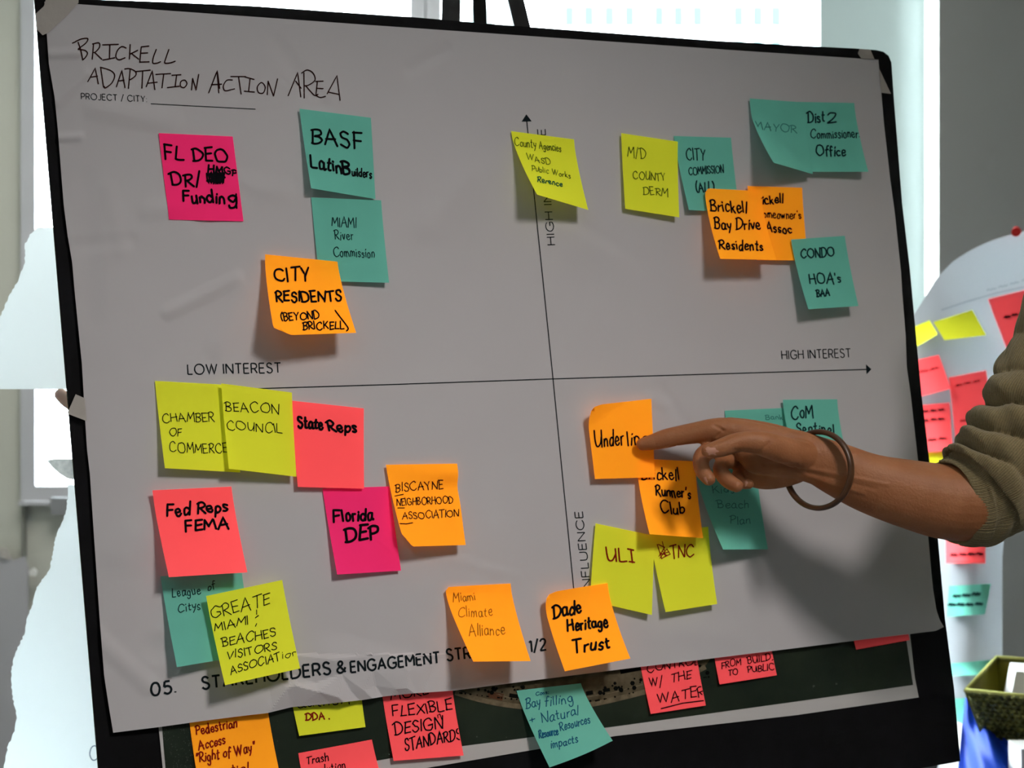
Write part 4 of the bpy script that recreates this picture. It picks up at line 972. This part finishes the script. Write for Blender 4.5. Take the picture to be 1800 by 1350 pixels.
# ------------------------------------------------------------------ the rest of the two people (outside the picture, or behind the board)
def blob(name, tubes, m, parent, voxel=.01, it=6):
    b = MB()
    for pts, rads, flat, up in tubes:
        c = catmull([tuple(a) + (r_,) for a, r_ in zip([tuple(q) for q in pts], rads)], 4)
        P3 = [Vector(q[:3]) for q in c]; rr = [q[3] for q in c]; t0 = (P3[0] - P3[1]).normalized(); t1 = (P3[-1] - P3[-2]).normalized()
        A = [(P3[0] + t0 * rr[0] * k * .8, rr[0] * math.sqrt(1 - k * k)) for k in (.95, .8, .5, .25)]
        Z = [(P3[-1] + t1 * rr[-1] * k * .8, rr[-1] * math.sqrt(1 - k * k)) for k in (.25, .5, .8, .95)]
        al = A + list(zip(P3, rr)) + Z; b.tube([q[0] for q in al], [q[1] for q in al], 24, flat, up=up)
    me = bpy.data.meshes.new('t'); me.from_pydata([tuple(v) for v in b.v], [], b.f)
    bm = bmesh.new(); bm.from_mesh(me); bmesh.ops.recalc_face_normals(bm, faces=bm.faces); bm.to_mesh(me); bm.free()
    o = bpy.data.objects.new(name, me); COL.objects.link(o)
    r = o.modifiers.new('r', 'REMESH'); r.mode = 'VOXEL'; r.voxel_size = voxel; q = o.modifiers.new('s', 'SMOOTH'); q.iterations = it
    dg = bpy.context.evaluated_depsgraph_get(); dg.update(); m2 = bpy.data.meshes.new_from_object(o.evaluated_get(dg)); o.modifiers.clear(); o.data = m2
    m2.materials.clear(); m2.materials.append(m); m2.polygons.foreach_set('use_smooth', [True] * len(m2.polygons)); o.parent = parent; return o
def figure(parent, cx, cy, fwd, H, top, legs, hair, skin, joint, elbow, long_hair):
    f = Vector((fwd[0], fwd[1], 0)).normalized(); r = f.cross(Vector((0, 0, 1))); Z = Vector((0, 0, 1)); c = Vector((cx, cy, 0))
    p = lambda a, b_, z: c + r * a + f * b_ + Z * (z * H)
    sh = p(-.175, 0, .805); hip = p(-.235, .02, .50)
    tor = [([p(0, 0, .50), p(0, .01, .56), p(0, .01, .64), p(0, .015, .72), p(0, .005, .78), p(0, 0, .815), p(0, 0, .84)], [.165, .155, .150, .165, .170, .130, .07], .62, r),
           ([sh, p(-.215, -.01, .70), p(-.235, .0, .63), p(-.235, .04, .55), p(-.225, .07, .505)], [.058, .052, .046, .040, .036], 1, r),
           ([p(.10, 0, .80), joint, (joint + elbow) / 2, elbow], [.060, .062, .055, .050], 1, f)]
    blob('sweater', tor, top, parent, .009)
    lg = [([p(s_ * .085, 0, .50), p(s_ * .095, .01, .40), p(s_ * .09, .02, .28), p(s_ * .09, .0, .16), p(s_ * .09, -.01, .05)], [.095, .088, .066, .058, .05], 1, r) for s_ in (-1, 1)]
    blob('trousers', lg + [([p(-.06, 0, .50), p(.06, 0, .50)], [.12, .12], .9, f)], legs, parent, .01)
    for s_ in (-1, 1):
        blob('shoe', [([p(s_ * .09, -.05, .022), p(s_ * .09, .04, .026), p(s_ * .095, .12, .018), p(s_ * .097, .17, .015)], [.040, .044, .040, .026], .9, Z)], mat('dark_leather', (.03, .022, .018), kind='p', rough=.4), parent, .006)
    hd = [([p(0, -.005, .82), p(0, 0, .86), p(0, .01, .88)], [.052, .050, .052], 1, r),
          ([p(0, .045, .872), p(0, .030, .885), p(0, .012, .905), p(0, .004, .93), p(0, -.004, .955), p(0, -.006, .975)], [.034, .054, .068, .074, .072, .052], 1.18, r),
          ([p(0, .088, .938), p(0, .104, .918), p(0, .106, .912)], [.008, .012, .013], 1, r),
          ([p(-.075, -.004, .935), p(-.078, -.004, .912)], [.012, .009], .6, f), ([p(.075, -.004, .935), p(.078, -.004, .912)], [.012, .009], .6, f),
          ([p(-.022, .088, .894), p(.022, .088, .894)], [.006, .006], 1, Z)]
    blob('head', hd, skin, parent, .0035, 4)
    for s_ in (-1, 1):
        e = MB().tube([p(s_ * .029, .078, .933), p(s_ * .029, .090, .933)], [.0105, .0075], 14, up=Z).build('eye', mat('eye_white', (.75, .72, .68), kind='p', rough=.2), parent, True)
        MB().tube([p(s_ * .029, .0895, .933), p(s_ * .029, .0915, .933)], [.0062, .0055], 12, up=Z).build('iris', mat('iris_brown', (.05, .025, .012), kind='p', rough=.2), e)
        MB().tube([p(s_ * .012, .093, .944), p(s_ * .045, .080, .945)], .0035, 8, up=Z).build('eyebrow', hair, parent, True)
    MB().tube([p(-.024, .092, .8935), p(0, .0985, .895), p(.024, .092, .8935)], [.002, .0045, .002], 10, up=Z).build('mouth', mat('lips', (.42, .14, .12), kind='p', rough=.5), parent, True)
    hr = [([p(0, -.040, .91), p(0, -.034, .94), p(0, -.020, .962), p(0, -.004, .978)], [.078, .087, .088, .066], 1.12, r), ([p(-.03, .0, .978), p(.03, .0, .978)], [.042, .042], 1.5, Z)]
    if long_hair: hr.append(([p(0, -.075, .95), p(0, -.088, .90), p(0, -.085, .85)], [.06, .062, .04], .6, r))
    blob('hair', hr, hair, parent, .006)
    w0 = p(-.225, .07, .50); hn = [([w0, w0 + f * .01 - Z * .05, w0 + f * .02 - Z * .09], [.024, .032, .034], .5, f)]
    for k, ln in enumerate((.070, .080, .074, .058)):
        b0 = w0 + f * (.045 - .022 * k) - Z * .105; hn.append(([b0, b0 - Z * ln * .5 + r * .006, b0 - Z * ln + r * .020], [.0095, .0088, .0072], 1, f))
    t_ = w0 + f * .035 - Z * .04; hn.append(([t_, t_ + f * .028 - Z * .03, t_ + f * .034 - Z * .065 + r * .01], [.013, .0115, .009], 1, r))
    blob('hand', hn, skin, parent, .003, 3)
HAIR = mat('dark_brown_hair', (.03, .016, .009), kind='p', rough=.5, noise=.3, nscale=200)
S1 = P(1975, 350, 250); E1 = P(1930, 520, 222)
fw = Vector((-.72, -.69, 0)); rt_ = fw.cross(Vector((0, 0, 1))).normalized(); c1 = S1 - rt_ * .20
figure(arm, c1.x, c1.y, fw, 1.80, KN, mat('dark_grey_trousers', (.03, .03, .035), noise=.2, nscale=200), HAIR, SKIN, S1, E1, True)
p2 = [q for q in bpy.data.objects if q.name.startswith('person') and q is not arm][0]
E2 = PB(478, 1030, 1.81)
figure(p2, -.30, 2.42, (0, -1), 1.68, mat('navy_knit', (.02, .03, .07), noise=.2, nscale=300), mat('charcoal_trousers', (.03, .03, .03), noise=.2, nscale=200), mat('light_brown_hair', (.12, .07, .03), kind='p', rough=.5, noise=.3, nscale=200), SKINB, Vector((-.47, 2.40, 1.33)), E2, False)
blob('sleeve', [([Vector((-.46, 2.39, 1.30)), Vector((-.45, 2.30, 1.14)), E2, PB(415, 945, 1.745)], [.06, .055, .052, .044], 1, (1, 0, 0))], bpy.data.materials['navy_knit'], p2, .006)

# ------------------------------------------------------------------ wall poster at far left
POST = mat('grey_poster_paper', (0.42, 0.41, 0.43), noise=0.03, nscale=4)
YP = 4.46
b = MB(); px = [(-160, 985), (-60, 975), (10, 968), (22, 985), (44, 978), (50, 1000), (49, 1100), (46, 1350), (46, 1500), (-160, 1500)]
b.prism([PY(x, y, YP) for x, y in px], (0, 0.003, 0)); po = b.build('wall_poster', POST); tag(po, 'plain grey paper hung on the beige wall at far left', 'poster')
MB().prism([PY(x, y, YP - .01) for x, y in [(-2, 962), (14, 966), (17, 984), (2, 980)]], (0, .002, 0)).build('masking_tape', TAPE)
tag(bpy.data.objects['masking_tape.004'], 'blurred pale tape on top of the grey wall paper', 'tape')
MB().prism([PY(x, y, YP - .02) for x, y in [(50, 1004), (58, 999), (65, 1005), (62, 1013), (52, 1012)]], (0, .012, 0)).build('wall_clip', mat('white_plastic', (.8, .8, .78), kind='p', rough=.4))
tag(bpy.data.objects['wall_clip'], 'small white clip on the wall beside the grey paper', 'clip')
MB().box((wx(100), YB - .06, wz(902)), (wx(190), YB - .005, wz(872))).build('wall_outlet_box', mat('dark_grey_plastic', (.22, .22, .23), kind='p', rough=.5))
tag(bpy.data.objects['wall_outlet_box'], 'dark grey box on the wall just under the left window', 'box')
MB().box((wx(42), YB - .02, 0.1), (wx(47), YB + .0, ZC)).build('trim_2', mat('dark_seam', (.20, .20, .18)))['kind'] = 'structure'

# ------------------------------------------------------------------ curved chart with notes at the right, on the partition
BGP = mat('large_white_chart_paper', (0.47, 0.49, 0.53), trans=.25, noise=0.01, nscale=5)
def rightsurf(x, y): return 2.75 + 0.10 * max(0, (1760 - x) / 160) ** 2 + (0.0 if y > 700 else 0.0)
top = [(1585, 600), (1604, 556), (1622, 528), (1650, 484), (1675, 459), (1705, 440), (1740, 424), (1790, 408), (1850, 398), (1950, 395), (2050, 400)]
bot = [(1640, 1500), (1655, 1500), (1668, 1500), (1690, 1500), (1705, 1500), (1722, 1500), (1736, 1500), (1744, 1500), (1750, 1500), (1755, 1500), (1762, 1500)]
tq = interp(top, 40); bq = interp(bot, 40)
vs = []; NR = 40
def rx(t, a, c):                                                # the sheet narrows below where it wraps round
    y = a[1] + (c[1] - a[1]) * t; f = min(1, max(0, (y - 640) / 330)); f = f * f * (3 - 2 * f)
    return (a[0] + (c[0] - a[0]) * f, y)
for j in range(NR + 1):
    for i in range(41):
        x, y = rx(j / NR, tq[i], bq[i]); vs.append(PY(x, y, 2.75 + 0.12 * (1 - i / 40) ** 2 - 0.03 * math.sin(math.pi * i / 40)))
fs = [(j * 41 + i, j * 41 + i + 1, (j + 1) * 41 + i + 1, (j + 1) * 41 + i) for j in range(NR) for i in range(40)]
rc = mesh('curved_chart_sheet', vs, fs, BGP, smooth=True); tag(rc, 'curved white chart sheet with rounded top behind the arm at right', 'poster')
HR = Host(rc)
def bnote(poly, colr, label, lines=(), off=6, sag=0):
    n = 6; g4 = poly; vs = []
    for j in range(n + 1):
        for i in range(n + 1):
            s, t = i / n, j / n
            x = (g4[0][0] * (1 - s) + g4[1][0] * s) * (1 - t) + (g4[3][0] * (1 - s) + g4[2][0] * s) * t
            y = (g4[0][1] * (1 - s) + g4[1][1] * s) * (1 - t) + (g4[3][1] * (1 - s) + g4[2][1] * s) * t
            base = HR.at(x, y, 0); Y = base.y if base else 2.79
            vs.append(PY(x, y, Y - (off + 14 * t * t) / 1000))
    fs = [(j * (n + 1) + i, j * (n + 1) + i + 1, (j + 1) * (n + 1) + i + 1, (j + 1) * (n + 1) + i) for j in range(n) for i in range(n)]
    o = mesh('sticky_note', vs, fs, NC[colr], smooth=True); tag(o, label, 'sticky note', 'blurred sticky notes on the curved chart at right')
    if lines:
        h = Host(o); p = Pen(h, DARKTEAL if colr == 'teal' else PEN if False else mat('dark_marker_far', (0.12, .015, .02)) if colr == 'red' else DARKTEAL, 'handwriting', 1.0)
        for (x0, y0, x1, y1, hh, wd) in lines: p.text('~' * max(2, int((x1 - x0) / 12)), x0, y0, x1, y1, hh, wd)
        p.done(o)['kind'] = 'stuff'
    return o
HRm = mat('faint_line_ink', (.30, .32, .38))
p = Pen(HR, HRm, 'printed_text', 1.0); p.line([(1655, 545), (1700, 530), (1752, 515), (1810, 502)], 1.6); p.text('~~~~', 1735, 512, 1810, 492, 6, 1.6); p.done(rc)
bnote([(1600, 577), (1634, 563), (1648, 588), (1606, 612)], 'green', 'overexposed pale lime note nearest the board edge on the curved chart')
bnote([(1641, 566), (1709, 545), (1733, 589), (1660, 598)], 'green', 'lime note in the background, top row of the curved chart')
bnote([(1737, 526), (1830, 503), (1852, 600), (1772, 620)], 'red', 'coral note cut by the right photo edge above the sleeve', [(1765, 560, 1830, 545, 8, 3)])
bnote([(1598, 636), (1650, 624), (1671, 683), (1606, 700)], 'red', 'coral note in the background beside the board edge, upper of two', [(1618, 656, 1648, 648, 6, 2)])
bnote([(1668, 664), (1733, 651), (1750, 780), (1682, 790)], 'red', 'long coral note in the background between board and sleeve', [(1680, 680, 1722, 670, 6, 2), (1690, 742, 1735, 734, 6, 2)])
bnote([(1600, 714), (1669, 708), (1674, 792), (1612, 796)], 'red', 'coral note with dark writing in the background just above the forearm', [(1622, 726, 1660, 722, 8, 2.5), (1622, 742, 1660, 738, 8, 2.5), (1632, 776, 1664, 773, 8, 2.5)])
bnote([(1600, 797), (1672, 793), (1674, 815), (1602, 820)], 'green', 'lime note sliver in the background on top of the forearm')
bnote([(1662, 905), (1731, 900), (1732, 990), (1663, 990)], 'red', 'coral note in the background just below the sleeve cuff', [(1672, 978, 1728, 976, 8, 3)])
bnote([(1668, 1030), (1742, 1026), (1731, 1080), (1664, 1084)], 'teal', 'teal note in the background, highest of the teal column', [(1676, 1050, 1722, 1046, 8, 3), (1668, 1066, 1726, 1064, 8, 3)])
bnote([(1672, 1166), (1742, 1160), (1740, 1186), (1672, 1188)], 'teal', 'narrow teal note in the background, middle of the teal column')
bnote([(1678, 1228), (1730, 1224), (1738, 1290), (1684, 1292)], 'teal', 'teal note in the background half hidden by the blue bag')
MB().tube([PY(1786, 408, 2.715), PY(1787, 406, 2.735)], 0.0085, 20, up=(1, 0, 0)).build('red_push_pin', mat('red_plastic', (.55, .02, .02), kind='p', rough=.3))
tag(bpy.data.objects['red_push_pin'], 'round red magnet at the top of the curved chart', 'magnet')
# a flip-chart stand carries the curved sheet
fc = empty('flip_chart_stand', (1.25, 2.95, 0)); tag(fc, 'flip chart stand hidden behind the curved chart sheet', 'stand')
GREYM = mat('grey_metal', (.3, .3, .31), kind='p', rough=.4, metal=.6)
child(MB().box((1.07, 2.90, 0.75), (1.40, 2.92, 1.50)).build('back_panel', mat('pale_panel', (.6, .62, .64))), fc)
for x_, y_ in ((1.14, 3.05), (1.36, 3.05), (1.25, 3.4)):
    child(MB().tube([(x_, y_, 0), (1.25 + (x_ - 1.25) * .5, 2.935, 1.45)], .012, 10, up=(1, 0, 0)).build('leg', GREYM), fc)

# ------------------------------------------------------------------ basket, papers, blue bag, table
OL = mat('olive_woven_fibre', (0.05, 0.055, 0.008), kind='p', rough=.8, col2=(0.30, 0.29, 0.06), nscale=70, bump=.9, bscale=90)
OLI = mat('olive_basket_lining', (0.20, 0.18, 0.015), kind='p', rough=.7, noise=.1, nscale=30)
tb = empty('side_table', (1.15, 2.55, 0)); tag(tb, 'side table below the basket at lower right', 'table')
ztab = PY(1740, 1300, 2.5).z - .03
TW = mat('white_laminate', (.6, .6, .6), kind='p', rough=.4)
child(MB().box((.74, 2.2, ztab - .03), (1.6, 3.05 - .2, ztab)).build('tabletop', TW), tb)
for x_ in (.78, 1.56):
    for y_ in (2.24, 2.8): child(MB().box((x_ - .02, y_ - .02, 0), (x_ + .02, y_ + .02, ztab - .03)).build('leg', GREYM), tb)
bk_ = empty('woven_basket', PY(1790, 1300, 2.45)); tag(bk_, 'olive green woven basket with slanting sides at lower right', 'basket')
fTL, fTR = PY(1698, 1214, 2.40), PY(1880, 1232, 2.30); fBL, fBR = PY(1730, 1300, 2.45), PY(1868, 1312, 2.36)
bTL, bTR = PY(1752, 1156, 2.68), PY(1900, 1166, 2.62); bBL, bBR = PY(1765, 1262, 2.66), PY(1890, 1270, 2.60)
def wall(name, a, b_, c, d_, m, th, strips=0):
    n = (b_ - a).cross(d_ - a).normalized() * th; mb = MB().prism([a, b_, c, d_], n); return child(mb.build(name, m), bk_)
wall('side_panel', fTL, fTR, fBR, fBL, OLI, .003); wall('side_panel', bTL, bTR, bBR, bBL, OLI, .003)
wall('side_panel', fTL, bTL, bBL, fBL, OLI, .003); wall('side_panel', fTR, bTR, bBR, fBR, OLI, .003); wall('base', fBL, fBR, bBR, bBL, OLI, .003)
# woven relief: little upright staves crossed over and under rows on the front face
mb = MB()
nx_, ny_ = 26, 11
for i in range(nx_):
    for j in range(ny_):
        s0, s1, t0, t1 = i / nx_, (i + 1) / nx_, j / ny_, (j + 1) / ny_
        q = lambda s, t: (fTL * (1 - s) + fTR * s) * (1 - t) + (fBL * (1 - s) + fBR * s) * t
        nrm = Vector((0.05, -1, 0)).normalized(); h = .011 if (i + j) % 2 else .004
        a, b2, c, d_ = q(s0, t0), q(s1, t0), q(s1, t1), q(s0, t1); ce = (a + b2 + c + d_) / 4
        mb.add([a, b2, c, d_] + [ce + (v - ce) * .72 + nrm * h + Vector((R.uniform(-1, 1), 0, R.uniform(-1, 1))) * .0008 for v in (a, b2, c, d_)], [(4, 5, 6, 7), (0, 1, 5, 4), (1, 2, 6, 5), (2, 3, 7, 6), (3, 0, 4, 7)])
wv_ = child(mb.build('woven_fibre', OL), bk_); wv_['kind'] = 'stuff'
child(MB().tube([fTL, fTR], .004, 8).tube([bTL, bTR], .004, 8).tube([fTL, bTL], .004, 8).build('rim', mat('pale_olive_rim', (.30, .30, .10)), smooth=True), bk_)
WP = mat('white_stationery', (.78, .78, .78), noise=.02, nscale=20)
MB().prism([PY(1786, 1180, 2.50), PY(1900, 1190, 2.44), PY(1895, 1250, 2.44), PY(1776, 1232, 2.50)], (0.01, .06, .004)).build('paper_stack', WP)
tag(bpy.data.objects['paper_stack'], 'white paper stack standing in the olive basket', 'paper')
MB().box((PY(1780, 1310, 2.32).x, 2.28, ztab), (PY(1900, 1310, 2.3).x, 2.34, PY(1780, 1306, 2.32).z)).build('white_box', WP)
tag(bpy.data.objects['white_box'], 'low white carton below the olive basket at the photo corner', 'box')
BLUE = mat('blue_plastic_film', (0.008, 0.05, 0.42), kind='p', rough=.6, spec=.1, noise=.2, nscale=8)
vs = []; nx_, ny_ = 70, 60
for j in range(ny_ + 1):
    for i in range(nx_ + 1):
        s, t = i / nx_, j / ny_
        xl = 1697 - 22 * t ** .8; xr = 1702 + 210 * t ** .55; x = xl + (xr - xl) * s; y = 1226 + 250 * t
        Y = 2.58 - .42 * t - .05 * math.sin(math.pi * s)
        f = .020 * math.sin(s * 13 + 4 * t + 2 * math.sin(t * 5)) * (.3 + t) + .008 * math.sin(s * 25 - t * 9) + .006 * math.sin(t * 12 + s * 9)
        vs.append(PY(x, y, Y - f))
fs = [(j * (nx_ + 1) + i, j * (nx_ + 1) + i + 1, (j + 1) * (nx_ + 1) + i + 1, (j + 1) * (nx_ + 1) + i) for j in range(ny_) for i in range(nx_)]
bb_ = mesh('blue_plastic_bag', vs, fs, BLUE, smooth=True); tag(bb_, 'crumpled shiny blue plastic bag below the basket', 'bag')
